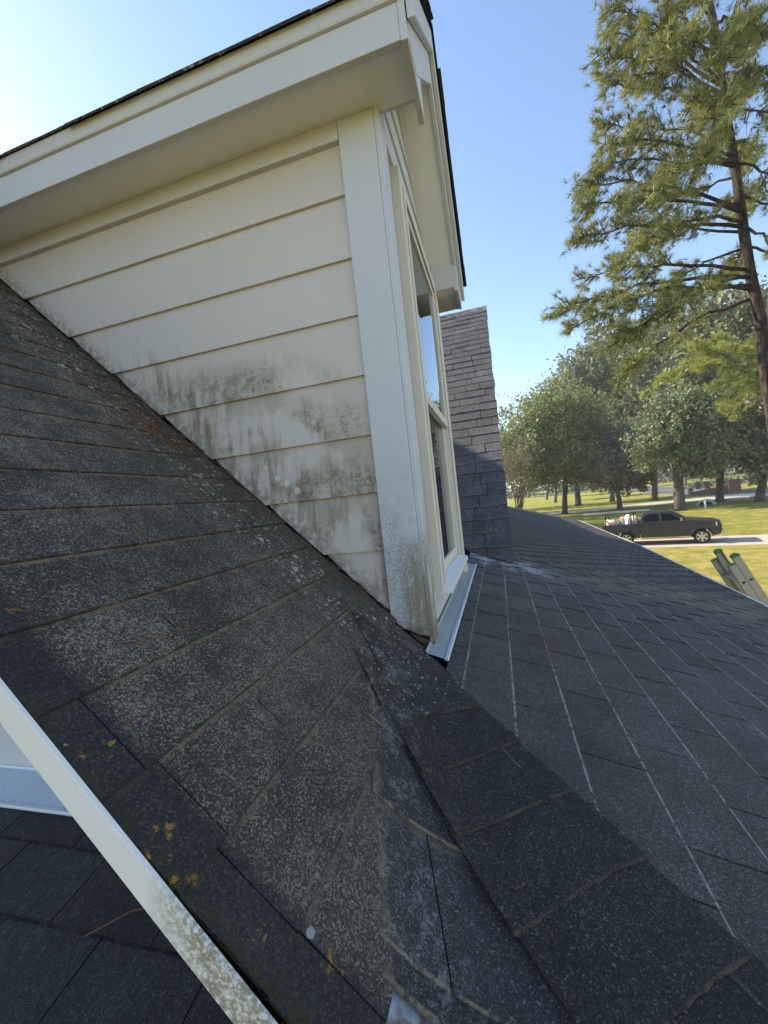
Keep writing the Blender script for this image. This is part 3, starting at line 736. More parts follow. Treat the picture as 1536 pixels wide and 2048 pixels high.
# ------------------------------------------------------------------ ground, street, drive, walk
def ground_mat():
    t = NT('lawn_grass'); a = t.noise(.12, 4, .6); c = t.noise(1.1, 5, .7); d = t.noise(9, 4, .75); f = t.noise(34, 3, .7)
    col = t.mix(t.step(a, .35, .65), (.24, .255, .03), (.34, .325, .055))
    col = t.mix(t.step(c, .45, .7), col, (.5, .4, .1)); t3 = t.noise(2.6, 5, .8); col = t.mix(t.mul(t.step(t3, .46, .6), .75), col, (.16, .19, .024)); t4 = t.noise(.9, 5, .75); col = t.mix(t.mul(t.step(t4, .5, .62), .7), col, (.62, .46, .15)); st_ = t.noise(1, 4, .7, vec=t.scale(t.pos(), (.5, 2.2, 1))); col = t.mix(t.mul(t.step(st_, .48, .66), .7), col, (.11, .15, .02)); col = t.mix(t.mul(t.step(d, .45, .7), .6), col, (.12, .155, .018)); col = t.mix(t.mul(t.step(f, .5, .7), .6), col, (.5, .42, .12))
    # worn straw coloured turf on the near side of the drive
    y = t.xyz()['Y']; col = t.mix(t.mul(t.step(y, 31, 24), t.step(c, .3, .62), .6), col, (.56, .43, .13))
    t.bump(t.math('ADD', t.mul(d, .6), f), .9, .12); return t.done(col, .9, .15)
M['lawn'] = ground_mat()
b = MB(); n = 60
V = []
for i in range(n+1):
    for j in range(n+1):
        x = -400+800*i/n; y = -150+900*j/n; V.append((x, y, GZ))
b.add(V, [(i*(n+1)+j, (i+1)*(n+1)+j, (i+1)*(n+1)+j+1, i*(n+1)+j+1) for i in range(n) for j in range(n)])
tag(b.build('lawn', M['lawn']), kind='structure')
M['asphalt'] = plain('street_asphalt', (.13, .13, .135), .9, .2, var=.2, sc=1.3)
M['concrete'] = plain('pale_concrete', (.42, .4, .36), .85, .25, var=.2, sc=2.2)
M['drive'] = plain('pinkish_concrete', (.46, .38, .31), .85, .25, var=.18, sc=1.6)
def strip(name, pts, mat, dz, th=.0):
    b_ = MB(); slab(b_, [(p.x, p.y, GZ+dz) for p in pts], .05+dz); return tag(b_.build(name, mat), kind='structure')
gp = ground
strip('street', [gp(1225, 979.5), gp(1349, 989), gp(1440, 994), gp(1600, 997), gp(1700, 996), gp(1700, 985), gp(1600, 984.5), gp(1536, 983), gp(1440, 976.5), gp(1340, 973.5), gp(1225, 975)], M['asphalt'], .012)
strip('sidewalk', [gp(1080, 1031), gp(1174, 1024), gp(1290, 1011), gp(1349, 1006), gp(1412, 1000), gp(1500, 996.5), gp(1500, 992), gp(1412, 995), gp(1349, 1001.5), gp(1290, 1006.5), gp(1174, 1019.5), gp(1080, 1027)], M['concrete'], .02)
TD = Vector((3.57, -1.13, 0)).normalized(); TN = Vector((-TD.y, TD.x, 0)); TP = Vector((9.25, 28.53, 0))
strip('driveway', [TP-TD*8-TN*2.1, TP+TD*40-TN*1.4, TP+TD*40+TN*2.6, TP-TD*8+TN*1.7], M['drive'], .016)
strip('far_path', [gp(1005, 1013), gp(1090, 1030), gp(1110, 1036), gp(1075, 1034), gp(1040, 1024)], M['concrete'], .008)

# ------------------------------------------------------------------ vegetation
def leaf_mat(name, cols, trans=.25, rough=.55):
    t = NT(name); a = t.attr('rnd'); n = t.noise(.6, 3)
    col = t.mix(a, cols[0], cols[1]); col = t.mix(t.step(n, .45, .65), col, cols[2] if len(cols) > 2 else cols[1])
    p = t.b; t.done(col, rough, .35)
    tr = t.new('ShaderNodeBsdfTranslucent'); t.l.new(col, tr.inputs[0]); mx = t.new('ShaderNodeMixShader'); mx.inputs[0].default_value = trans
    t.l.new(p.outputs[0], mx.inputs[1]); t.l.new(tr.outputs[0], mx.inputs[2]); t.l.new(mx.outputs[0], t.n['Material Output'].inputs['Surface']); return t.m
def bark_mat(name, a, b_, sc):
    t = NT(name); n = t.noise(1, 5, .7, vec=t.scale(t.pos(), (sc, sc, sc*.3))); v = t.voro(1, vec=t.scale(t.pos(), (sc*.8, sc*.8, sc*.25)))
    t.bump(t.math('ADD', n, v['Distance']), .9, .05); return t.done(t.mix(t.step(n, .35, .65), a, b_), .9, .15)
M['bark'] = bark_mat('oak_bark', (.05, .042, .035), (.13, .11, .09), 5)
M['pinebark'] = bark_mat('pine_bark', (.022, .018, .016), (.085, .062, .05), 9)
M['leaf_bright'] = leaf_mat('bright_oak_leaf', ((0.088, 0.112, 0.035), (0.376, 0.393, 0.14), (0.218, 0.259, 0.098)), .3)
M['leaf_mid'] = leaf_mat('mid_oak_leaf', ((0.06, 0.08, 0.037), (0.289, 0.306, 0.145), (0.164, 0.202, 0.084)), .25)
M['leaf_dark'] = leaf_mat('dark_oak_leaf', ((0.054, 0.074, 0.033), (0.281, 0.291, 0.136), (0.163, 0.186, 0.089)), .2)
M['leaf_grey'] = leaf_mat('grey_green_leaf', ((0.097, 0.099, 0.068), (0.403, 0.363, 0.254), (0.242, 0.223, 0.146)), .25)
M['leaf_tan'] = leaf_mat('tan_shrub_leaf', ((0.182, 0.156, 0.091), (0.312, 0.247, 0.156), (0.156, 0.156, 0.078)), .25)
M['leaf_shade'] = leaf_mat('shaded_wood_leaf', ((.02, .03, .012), (.055, .07, .03), (.035, .05, .02)), .15)  # deep shade under the far canopy put into the leaf colour
M['needle'] = leaf_mat('pine_needle', ((0.056, 0.082, 0.028), (0.403, 0.394, 0.1), (0.224, 0.236, 0.065)), .3, .45)
M['needle_sunlit'] = leaf_mat('sunlit_pine_needle', ((0.207, 0.243, 0.066), (0.465, 0.466, 0.105), (0.327, 0.344, 0.079)), .35, .45)  # lit copy of the needle: warm sunlight put into the colour

def leaves_obj(name, P, size, mat, parent, cl=None):
    n = len(P); a = npr.normal(size=(n, 3)); a /= np.linalg.norm(a, axis=1)[:, None]
    c = npr.normal(size=(n, 3)); c -= a*(c*a).sum(1)[:, None]; c /= np.linalg.norm(c, axis=1)[:, None]
    s = (size*npr.uniform(.55, 1.25, n))[:, None]
    V = np.stack([P-a*s*.5, P+c*s*.3-a*s*.05, P+a*s*.5, P-c*s*.3+a*s*.05], 1).reshape(-1, 3).astype(np.float32)
    rv = npr.uniform(0, 1, n) if cl is None else npr.uniform(0, .45, n)+.55*cl  # tone per clump stands in for sunlit and shaded leaf masses
    return quads(name, V, mat, parent, rv.repeat(4))
def quads(name, V, mat, parent, rv, k=4):
    n = len(V)//k; me = bpy.data.meshes.new(name); me.vertices.add(len(V)); me.loops.add(len(V)); me.polygons.add(n)
    me.vertices.foreach_set('co', V.ravel()); me.loops.foreach_set('vertex_index', np.arange(len(V), dtype=np.int32))
    me.polygons.foreach_set('loop_start', np.arange(0, len(V), k, dtype=np.int32)); me.polygons.foreach_set('loop_total', np.full(n, k, dtype=np.int32))
    at_ = me.attributes.new('rnd', 'FLOAT', 'POINT'); at_.data.foreach_set('value', np.asarray(rv, dtype=np.float32)); me.update(); me.validate()
    me.materials.append(mat); o = bpy.data.objects.new(name, me); COL.objects.link(o)
    if parent is not None: o.parent = parent
    return o
def limb(b_, p, q, r_a, r_b, sag=.0, seg=6, n=6, wob=.04):
    p, q = Vector(p), Vector(q); L = (q-p).length; pts = []
    for i in range(n+1):
        t = i/n; v = p.lerp(q, t)+Vector((rnd.uniform(-1, 1), rnd.uniform(-1, 1), rnd.uniform(-1, 1)))*wob*L*t*(1-t)*2
        v.z += sag*L*math.sin(math.pi*t); pts.append(v)
    b_.tube(pts, [r_a+(r_b-r_a)*(i/n) for i in range(n+1)], seg); return pts
def oak(name, label, base_px, depth, blobs, mat, trunk_r, dens, leaf, lean_to=None, group=None, drop=1.0, thick=1.0, cat='tree'):
    """blobs: (px, py, radius px) of leaf masses as seen from the roof; each gets its own distance"""
    g = ground(*base_px); d0 = g.dot(FW) if depth is None else depth
    base = g if depth is None else at(base_px[0], base_px[1], depth); base = Vector((base.x, base.y, GZ))
    root = thing(name, label, cat, base, 0, group)
    cs = []
    for (px, py, r) in blobs:
        dd = d0+rnd.uniform(-1, 1)*r*d0/F_PX*.9*thick; c = at(px, py, dd)-base; cs.append((c, 1.2*r*d0/F_PX))
    P, CL = [], []
    for c, r in cs:
        n = int(dens*1.1*r*r)+10; nc = max(8, int(n/34))
        u = npr.normal(size=(nc, 3)); u /= np.linalg.norm(u, axis=1)[:, None]
        cc = np.array(c)+u*(r*npr.uniform(.2, 1.3, nc)**.7)[:, None]*np.array([1, 1, .9])
        k = npr.integers(0, nc, n); CL.append(npr.uniform(0, 1, nc)[k])
        P.append(cc[k]+npr.normal(size=(n, 3))*(npr.uniform(.05, .17, nc)[k][:, None]*r+.1))
    P = np.concatenate(P)
    leaves_obj('crown', P, leaf*1.3, mat, root, np.concatenate(CL))
    b_ = MB(); top = sum((c for c, r in cs), Vector())/len(cs); low = min(c.z-r for c, r in cs)
    fork = Vector((top.x*.35, top.y*.35, max(1.6, low+.12*(top.z-low))))
    if lean_to: fork = at(lean_to[0], lean_to[1], d0)-base
    pts = [Vector((0, 0, -.1)), Vector((0, 0, .35)), fork*.5+Vector((rnd.uniform(-.1, .1), 0, 0)), fork]
    b_.tube(pts, [trunk_r*1.5, trunk_r*1.08, trunk_r*.92, trunk_r*.8], 10)
    limb(b_, fork, top+Vector((0, 0, .1)), trunk_r*.75, trunk_r*.15, 0, 6, 6)
    for c, r in cs: limb(b_, fork.lerp(top, rnd.uniform(0, .5)), c, trunk_r*.42, trunk_r*.08, .05, 5, 5)
    b_.build('trunk', M['bark'], root, smooth=True)
    return root
DN = 260
oak('oak_tree', 'bright green oak with a forked trunk nearest the left edge of the lawn', (1130, 1028), None, [(1065, 850, 48), (1105, 805, 42), (1135, 850, 52), (1085, 905, 46), (1140, 905, 44), (1040, 895, 34), (1060, 945, 30), (1165, 835, 40), (1110, 940, 34), (1160, 940, 26)], M['leaf_bright'], .36, 300, .34, (1132, 960))
oak('oak_tree', 'oak with a flared dark trunk just right of the bright green oak', (1157, 1011), None, [(1165, 790, 40), (1190, 830, 44), (1205, 880, 40), (1170, 880, 40), (1150, 920, 34), (1185, 930, 28)], M['leaf_mid'], .5, 200, .42, (1152, 950))
oak('live_oak', 'small grey green tree with a leaning slim trunk in the middle of the lawn', (1240, 1019), None, [(1245, 895, 36), (1225, 935, 34), (1262, 930, 34), (1258, 875, 22), (1205, 955, 20), (1280, 950, 22), (1240, 965, 22)], M['leaf_grey'], .32, 380, .34, (1233, 975))
oak('live_oak', 'large oak with a thick flared trunk behind the pickup truck', (1360, 1021), None, [(1345, 850, 46), (1392, 850, 48), (1310, 885, 36), (1365, 905, 36), (1420, 895, 36), (1350, 815, 30), (1300, 915, 26), (1440, 860, 34), (1325, 850, 34), (1400, 810, 30), (1405, 930, 24)], M['leaf_mid'], .5, 420, .3, (1354, 905))
BG = 'tall trees crowding the far side of the lawn'
oak('tall_tree', 'tall dense tree standing behind the small grey green tree', (1225, 1003), None, [(1175, 745, 44), (1150, 790, 40), (1215, 705, 44), (1250, 680, 40), (1205, 760, 50), (1250, 750, 48), (1225, 820, 46), (1190, 800, 40), (1270, 810, 40)], M['leaf_dark'], .4, 150, .55, None, BG)
oak('tall_tree', 'tall open tree with sky showing through above the large oak', (1310, 1001), None, [(1300, 680, 40), (1335, 660, 36), (1380, 700, 40), (1270, 820, 40), (1330, 830, 40), (1290, 730, 40), (1350, 720, 40), (1310, 780, 36), (1360, 790, 34), (1270, 700, 30)], M['leaf_mid'], .4, 120, .5, None, BG)
oak('tall_tree', 'dark broad tree behind the golden pine boughs', (1440, 1003), None, [(1420, 650, 44), (1470, 640, 44), (1400, 720, 48), (1460, 720, 54), (1430, 800, 54), (1480, 810, 50), (1500, 720, 40), (1440, 870, 50)], M['leaf_dark'], .4, 190, .5, None, BG)
oak('tall_tree', 'dark tree behind the lower trunk of the tall pine', (1520, 1003), None, [(1520, 640, 44), (1560, 700, 50), (1530, 780, 54), (1500, 870, 44), (1550, 880, 50), (1520, 910, 36), (1600, 800, 60)], M['leaf_dark'], .4, 190, .5, None, BG)
oak('tall_tree', 'small dark tree showing past the right edge of the wing roof', (1012, 1000), None, [(1008, 880, 14), (1015, 905, 18), (1000, 930, 20), (1022, 940, 20)], M['leaf_dark'], .3, 260, .6)
for (x_, y_, h_, r_, lab) in ((-5, 58, 16, 5, 'broad tree mostly hidden by the dormer, shading the lawn'), (-3.5, 45, 11, 3.6, 'smallest tree beside the wing roof edge, nearest the house'), (-4, 88, 20, 7, 'tall broad tree furthest behind the dormer'), (-4, 71, 17, 5.5, 'dense tree behind the wing roof ridge')):
    o = thing('shade_tree', lab, 'tree', (x_, y_, GZ), 0, 'trees behind the house')
    P = np.array([0, 0, h_*.62])+(lambda u: u/np.linalg.norm(u, axis=1)[:, None])(npr.normal(size=(2600, 3)))*(npr.uniform(.35, 1.05, 2600)**.6)[:, None]*np.array([r_, r_, h_*.36])+npr.normal(size=(2600, 3))*.4
    leaves_obj('crown', P, .75, M['leaf_mid'], o)
    b = MB(); b.tube([(0, 0, -.1), (0, 0, .4), (.1, 0, h_*.4), (.1, .1, h_*.8)], [.5, .36, .28, .08], 9); b.build('trunk', M['bark'], o, smooth=True)
# distant park trees with bare lower trunks
FARG = 'distant trees beyond the street'
far = [(1094, 999, 60, 'slim far tree left of the bright green oak trunk'), (1111, 1005, 55, 'far tree with a short trunk beside the bright green oak'), (1186, 985, 50, 'far tree between the flared oak and the small grey green tree'),
       (1314, 968, 52, 'far tree with a leaning trunk beyond the street'), (1345, 962, 46, 'far dark trunked tree just left of the large oak trunk'), (1371, 970, 60, 'far slim tree just right of the large oak trunk'), (1433, 967, 56, 'far tree beside the brick mailbox'), (1500, 970, 60, 'far tree at the right beyond the brick planter'), (1290, 972, 40, 'far low tree above the left end of the street')]
for (px, py, r, lab) in far:
    bl = [(px+rnd.uniform(-14, 14), py-62-rnd.uniform(0, 14), r*.4), (px-r*.35, py-70, r*.4), (px+r*.4, py-76, r*.42), (px, py-100, r*.42)]
    oak('park_tree', lab, (px, py), None, bl, M[rnd.choice(('leaf_mid', 'leaf_dark'))], .35, 34, .9, (px+rnd.uniform(-3, 3), py-40), FARG)
# far wood: one mass of leaves
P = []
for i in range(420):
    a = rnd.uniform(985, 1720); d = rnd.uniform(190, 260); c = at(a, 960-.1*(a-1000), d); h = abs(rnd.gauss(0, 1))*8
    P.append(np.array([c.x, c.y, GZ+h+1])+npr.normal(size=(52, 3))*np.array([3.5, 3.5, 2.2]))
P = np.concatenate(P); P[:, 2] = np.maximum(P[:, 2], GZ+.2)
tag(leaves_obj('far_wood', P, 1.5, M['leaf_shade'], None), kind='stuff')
# low hedges along the far side of the street
P = []
for i in range(60):
    a = rnd.uniform(1380, 1680); c = ground(a, 975-.1*(a-1400)+rnd.uniform(-3, 1)); P.append(np.array([c.x, c.y, GZ+.6])+npr.normal(size=(60, 3))*np.array([1.6, 1.0, .5]))
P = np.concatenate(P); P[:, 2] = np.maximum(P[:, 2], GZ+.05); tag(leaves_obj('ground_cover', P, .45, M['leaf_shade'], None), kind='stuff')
# crape myrtle beside the wing roof
g = ground(1036, 1024); dd = 46.; c = at(1036, 1030, dd); base = Vector((c.x, c.y, GZ))
root = thing('myrtle_shrub', 'pale tan many stemmed shrub beside the wing roof edge', 'shrub', base)
P = []; b = MB()
for i in range(26):
    px = 1034+rnd.uniform(-24, 24); py = 925+rnd.uniform(-40, 50); q = at(px, py, dd+rnd.uniform(-1.2, 1.2))-base
    P.append(np.array(q)+npr.normal(size=(110, 3))*np.array([.45, .45, .6])); limb(b, (rnd.uniform(-.3, .3), rnd.uniform(-.3, .3), -.05), q, .045, .012, .02, 4, 5)
leaves_obj('foliage', np.concatenate(P), .2, M['leaf_tan'], root); b.build('stem', M['bark'], root, smooth=True)

# ---- tall pine
def tufts(name, C, D, L, wd, per, mat, parent):
    """needle sprays: C centres, D directions"""
    n = len(C); C = np.repeat(C, per, 0); D = np.repeat(D, per, 0); m = len(C)
    a = D*.75+npr.normal(size=(m, 3))*.55; a /= np.linalg.norm(a, axis=1)[:, None]
    c = npr.normal(size=(m, 3)); c -= a*(c*a).sum(1)[:, None]; c /= np.linalg.norm(c, axis=1)[:, None]
    l = (L*npr.uniform(.65, 1.15, m))[:, None]
    o = C-D*(npr.uniform(0, .5, m)[:, None]*L)
    V = np.stack([o-c*wd*.5, o+c*wd*.5, o+a*l], 1).reshape(-1, 3).astype(np.float32)
    rv = np.repeat(npr.uniform(0, 1, n), per)*.6+npr.uniform(0, .4, m)
    return quads(name, V, mat, parent, rv.repeat(3), 3)
def pine_limbs(trunk_b, anchors, base, tips, spread, per_limb, rad):
    C, D = [], []
    for (st, tip) in zip(anchors, tips):
        st, tip = Vector(st), Vector(tip); L = (tip-st).length
        pts = limb(trunk_b, st, tip, rad*(.35+.08*min(L, 6)), .012, .06 if tip.z > st.z-.3 else .1, 6, 9, .05)
        ax = (tip-st).normalized()
        for k in range(int(per_limb*L)):
            t = .28+.72*rnd.random()**.75; f_ = t*9; i = min(8, int(f_)); p = pts[i].lerp(pts[i+1], f_-i)
            side = Vector((rnd.gauss(0, 1), rnd.gauss(0, 1), rnd.gauss(0, .55))); side -= ax*side.dot(ax); side.normalize()
            ln_ = rnd.uniform(.25, 1.0)*spread*(1.15-.55*t); q = p+(ax*.75+side).normalized()*ln_; q.z -= .12*ln_
            limb(trunk_b, p, q, .017, .006, .04, 3, 2, .08)
            for _ in range(3):
                w_ = q.lerp(p, rnd.uniform(0, .55))+Vector((rnd.gauss(0, .09), rnd.gauss(0, .09), rnd.gauss(0, .08)))
                dd_ = (q-p).normalized()+Vector((rnd.gauss(0, .4), rnd.gauss(0, .4), rnd.gauss(0, .3)+.25)); C.append(w_); D.append(dd_.normalized())
    return np.array(C), np.array(D)
PD = 12.0
pb = at(1578, 1180, PD); pbase = Vector((pb.x, pb.y, GZ))
pine = thing('pine_tree', 'tall long needled pine rising at the right with a bare reddish lower trunk', 'tree', pbase)
b = MB()
def tr(z):                                              # trunk axis at height z above the camera
    return Vector((-.058*(z-1.6), -.012*(z-1.6), z-GZ))
def trunk_at(py):
    d = at(1500, py, PD); return tr(d.z)
H = 19.5
b.tube([tr(GZ-.1+ (H)*i/14)+Vector((rnd.uniform(-.03, .03), rnd.uniform(-.03, .03), 0)) for i in range(15)], [.27]+[.205-.145*i/14 for i in range(1, 15)], 12)
LIMBS = [  # (height on trunk as py, tip px, tip py, tip depth)
 (560, 1108, 626, 12.4), (585, 1140, 660, 11.3), (575, 1215, 700, 11.6), (560, 1330, 640, 10.8), (600, 1240, 760, 13.2), (545, 1150, 560, 13.2),
 (460, 1145, 480, 12.2), (430, 1160, 415, 11.2), (420, 1150, 370, 12.8), (450, 1250, 520, 10.4), (470, 1270, 470, 13.6), (500, 1320, 590, 13.4),
 (340, 1185, 335, 12.2), (320, 1205, 290, 11.0), (300, 1200, 250, 13.2), (330, 1290, 400, 10.2), (360, 1330, 420, 13.5), (300, 1400, 330, 9.8), (250, 1430, 240, 9.6), (280, 1380, 200, 10.2),
 (240, 1200, 160, 12.2), (200, 1195, 110, 11.4), (180, 1210, 60, 12.8), (210, 1270, 150, 10.4), (170, 1290, 40, 11.2), (120, 1210, 20, 12.0), (150, 1330, 90, 10.0), (100, 1260, -40, 11.5), (60, 1340, -60, 11), (40, 1400, -20, 10.2), (140, 1440, 120, 9.6),
 (0, 1240, -60, 12), (-40, 1300, -120, 11.5), (-80, 1400, -150, 11), (60, 1520, 60, 9.8), (160, 1560, 170, 10), (240, 1600, 240, 10.5), (330, 1600, 400, 10.5), (400, 1620, 470, 11.5), (500, 1640, 560, 11.5), (460, 1600, 560, 10.6), (100, 1640, 60, 11.8), (0, 1600, -40, 11.5), (-60, 1540, -130, 11),
 (500, 1460, 560, 15.5), (400, 1480, 430, 15.5), (300, 1500, 330, 15.5), (200, 1480, 200, 15.5), (100, 1500, 100, 15.2), (-100, 1470, -200, 12), (-140, 1540, -260, 12)]
anchors = [trunk_at(l[0]) for l in LIMBS]
tips = [at(l[1], l[2], l[3])-pbase for l in LIMBS]
C, D = pine_limbs(b, anchors, pbase, tips, .95, 11.5, .075)
b.build('trunk', M['pinebark'], pine, smooth=True)
tufts('crown', C, D, .24, .014, 26, M['needle'], pine)
# golden bough of the pine behind, sunlight painted into its needles
g2 = at(1580, 1060, 26.0); p2 = Vector((g2.x, g2.y, GZ))
pine2 = thing('pine_tree', 'pine further back with golden sunlit boughs behind the tall pine trunk', 'tree', p2)
b = MB(); b.tube([Vector((0, 0, -.1+1.6*i)) for i in range(10)], [.3-.02*i for i in range(10)], 10)
tp = [(1385, 690, 26), (1400, 730, 25.5), (1430, 770, 26), (1440, 820, 25.4), (1465, 830, 26.5), (1480, 700, 25), (1420, 680, 27), (1470, 760, 25), (1500, 690, 26), (1520, 780, 25.5), (1290, 790, 27)]
C, D = pine_limbs(b, [Vector((0, 0, 8.6+.35*i)) for i in range(len(tp))], p2, [at(*t_)-p2 for t_ in tp], 1.2, 6.5, .07)
b.build('trunk', M['pinebark'], pine2, smooth=True); tufts('crown', C, D, .36, .026, 22, M['needle_sunlit'], pine2)

# ------------------------------------------------------------------ pickup truck
M['truck'] = NT('dark_olive_car_paint').done((.034, .036, .041), .35, .4, .1, Coat_Weight=.2, Coat_Roughness=.08)
M['tyre'] = plain('tyre_rubber', (.025, .025, .025), .85, .2); M['rim'] = NT('alloy_rim').done((.55, .55, .56), .28, .5, .9)
M['chrome'] = NT('chrome').done((.6, .6, .6), .15, .5, 1); M['black'] = plain('black_plastic', (.02, .02, .02), .5, .3)
M['carglass'] = NT('tinted_car_glass').done((.004, .005, .005), .08, .35)
M['redlamp'] = NT('red_lamp').done((.5, .02, .02), .2, .5); M['lamp'] = NT('lamp_lens').done((.75, .75, .72), .15, .6)
tz = math.atan2(TD.y, TD.x)
tk = thing('pickup_truck', 'dark crew cab pickup truck with a loaded bed and rack parked on the drive', 'pickup truck', TP-TD*(1.27+3.68/2)+Vector((0, 0, GZ+.012)), tz)
def arch(cx, r=.47, z0=.46, n=9): return [(cx+r*math.cos(math.pi*(1-i/(n-1))), max(z0, .40+r*math.sin(math.pi*(1-i/(n-1))))) for i in range(n)][::1]
fa, ra_ = arch(4.95), arch(1.27)
# front body and hood
prof = [(2.02, .46)]+fa+[(5.62, .46), (5.80, .55), (5.86, .78), (5.85, 1.12), (5.72, 1.24), (5.3, 1.30), (4.42, 1.385), (2.02, 1.36)]
q = MB(); q.prism(prof, 1, -1.0, 1.0); q.build('body', M['truck'], tk, bevel=.035)
# open cargo bed: side walls with arches, floor, tailgate
bedp = [(.12, .58), (.72, .50)]+[p for p in ra_]+[(2.0, .46), (2.0, 1.33), (.06, 1.31)]
for s_ in (-1, 1):
    q = MB(); q.prism(bedp, 1, s_*1.0 if s_ < 0 else .86, -.86 if s_ < 0 else 1.0); q.build('bed_side', M['truck'], tk, bevel=.02)
q = MB(); q.box((.1, -.855, .78), (2.0, .855, .84)); q.build('bed_floor', M['black'], tk)
q = MB(); q.box((.03, -.855, .6), (.10, .855, 1.30)); q.build('tailgate', M['truck'], tk, bevel=.015)
# cab
def cabpt(x, z, s_): k = (z-1.36)/(1.94-1.36); return (x, s_*(.985-.22*k), z)
bot = [(2.03, 1.36), (4.38, 1.36)]; topx = [(2.2, 1.86), (2.45, 1.93), (3.35, 1.94), (3.6, 1.89)]
side = bot+topx[::-1]
q = MB(); V = [cabpt(x, z, -1) for x, z in side]+[cabpt(x, z, 1) for x, z in side]; n = len(side)
q.add(V, [tuple(range(n)), tuple(range(n, 2*n))[::-1]]+[(i, i+n, (i+1) % n+n, (i+1) % n) for i in range(n)]); q.build('cab', M['truck'], tk, bevel=.03)
def side_pane(nm, pts, s_, mt, parent, off=.006, th=.006):
    q_ = MB(); A = [Vector(cabpt(x, z, s_)) if z > 1.36 else Vector((x, s_*1.0, z)) for x, z in pts]; n_ = len(A)
    o_ = Vector((0, s_*off, 0)); i_ = Vector((0, -s_*th, 0)); V_ = [p+o_ for p in A]+[p+i_ for p in A]
    q_.add(V_, [tuple(range(n_)), tuple(range(n_, 2*n_))[::-1]]+[(i, i+n_, (i+1) % n_+n_, (i+1) % n_) for i in range(n_)]); return q_.build(nm, mt, parent)
for s_ in (-1, 1):
    for (xa, xb, wp) in ((2.16, 3.05, [(2.22, 1.41), (3.0, 1.41), (3.0, 1.83), (2.5, 1.83), (2.3, 1.7)]), (3.08, 4.15, [(3.14, 1.41), (4.1, 1.41), (3.56, 1.80), (3.14, 1.83)])):
        q = MB(); q.box((xa, s_*1.0-.004 if s_ > 0 else -1.012, .56), (xb, 1.012 if s_ > 0 else -1.0+.004, 1.355)); dr = q.build('door', M['truck'], tk, bevel=.006)
        q = MB(); q.box((xa+.06, s_*1.025-.012, 1.18), (xa+.24, s_*1.025+.012, 1.215)); q.build('handle', M['truck'], dr, bevel=.006)
        side_pane('side_window', wp, s_, M['carglass'], dr)
    q = MB(); q.box((2.05, s_*.97-.06, .36), (4.35, s_*.97+.06, .41)); q.build('running_board', M['chrome'], tk, bevel=.012)
    q = MB(); q.box((4.02, s_*1.13-.11, 1.36), (4.12, s_*1.13+.09, 1.56)); q.box((4.05, s_*1.0-.02, 1.40), (4.1, s_*1.13, 1.44)); q.build('mirror', M['chrome'], tk, bevel=.02)
    q = MB(); q.add([(5.60, s_*1.006, .98), (5.84, s_*.98, .96), (5.84, s_*.98, 1.16), (5.60, s_*1.006, 1.20), (5.60, s_*.8, .98), (5.865, s_*.8, .96), (5.865, s_*.8, 1.16), (5.60, s_*.8, 1.20)], [(0,1,2,3),(7,6,5,4),(0,4,5,1),(1,5,6,2),(2,6,7,3),(3,7,4,0)]); q.build('headlight', M['lamp'], tk)
    q = MB(); q.box((.0, s_*.9-.075, .92), (.16, s_*.9+.108, 1.24)); q.build('taillight', M['redlamp'], tk, bevel=.012)
    for ax_ in (1.27, 4.95):
        wh = bpy.data.objects.new('wheel', None); COL.objects.link(wh); wh.parent = tk; wh.location = (ax_, s_*.87, .395)
        q = MB(); prf = [(.27, -.12), (.36, -.13), (.392, -.10), (.395, 0), (.392, .10), (.36, .13), (.27, .12)]; ng = 28
        V = [(r*math.cos(2*math.pi*i/ng), y, r*math.sin(2*math.pi*i/ng)) for i in range(ng) for r, y in prf]; k = len(prf)
        q.add(V, [(i*k+j, i*k+(j+1) % k, ((i+1) % ng)*k+(j+1) % k, ((i+1) % ng)*k+j) for i in range(ng) for j in range(k)]); q.build('tyre', M['tyre'], wh, smooth=True)
        q = MB(); q.prism([(.285*math.cos(2*math.pi*i/24), .285*math.sin(2*math.pi*i/24)) for i in range(24)], 1, s_*.02-.02, s_*.02+.02); q.build('hub_well', M['black'], wh)
        q = MB()
        for i in range(6):
            A_ = Matrix.Rotation(2*math.pi*i/6, 4, 'Y'); q.box((-.05, s_*.09-.02, .03), (.05, s_*.09+.02, .27), A_)
        q.tube([(.27*math.cos(2*math.pi*i/24), s_*.10, .27*math.sin(2*math.pi*i/24)) for i in range(25)], .018, 6, False); q.prism([(.07*math.cos(2*math.pi*i/12), .07*math.sin(2*math.pi*i/12)) for i in range(12)], 1, s_*.09-.03, s_*.09+.03)
        q.build('rim', M['rim'], wh)
        q = MB(); c_ = (4.95 if ax_ > 3 else 1.27)
        pts = [(c_+.49*math.cos(math.pi*i/14), s_*1.004, .40+.49*math.sin(math.pi*i/14)) for i in range(15)]; q.tube(pts, .028, 6); q.build('arch_trim', M['black'], tk, smooth=True)
q = MB(); q.add([cabpt(4.30, 1.40, -.9), cabpt(4.30, 1.40, .9), cabpt(3.63, 1.875, .9), cabpt(3.63, 1.875, -.9)], [(0, 1, 2, 3)]); q.v = [v+Vector((.035, 0, .035)) for v in q.v]; q.build('windscreen', M['carglass'], tk)
q = MB(); q.box((5.70, -.98, .50), (5.95, .98, .76)); q.build('front_bumper', M['chrome'], tk, bevel=.05)
q = MB(); q.box((-.1, -.95, .5), (.05, .95, .68)); q.build('rear_bumper', M['chrome'], tk, bevel=.03)
q = MB(); q.box((5.84, -.74, .86), (5.885, .74, 1.18)); q.build('grille', M['black'], tk, bevel=.02)
q = MB()
for xx in (.25, 1.75):
    for s_ in (-1, 1): q.box((xx-.025, s_*.92-.025, 1.30), (xx+.025, s_*.92+.025, 1.93))
    q.box((xx-.03, -.98, 1.9301), (xx+.03, .98, 1.97))
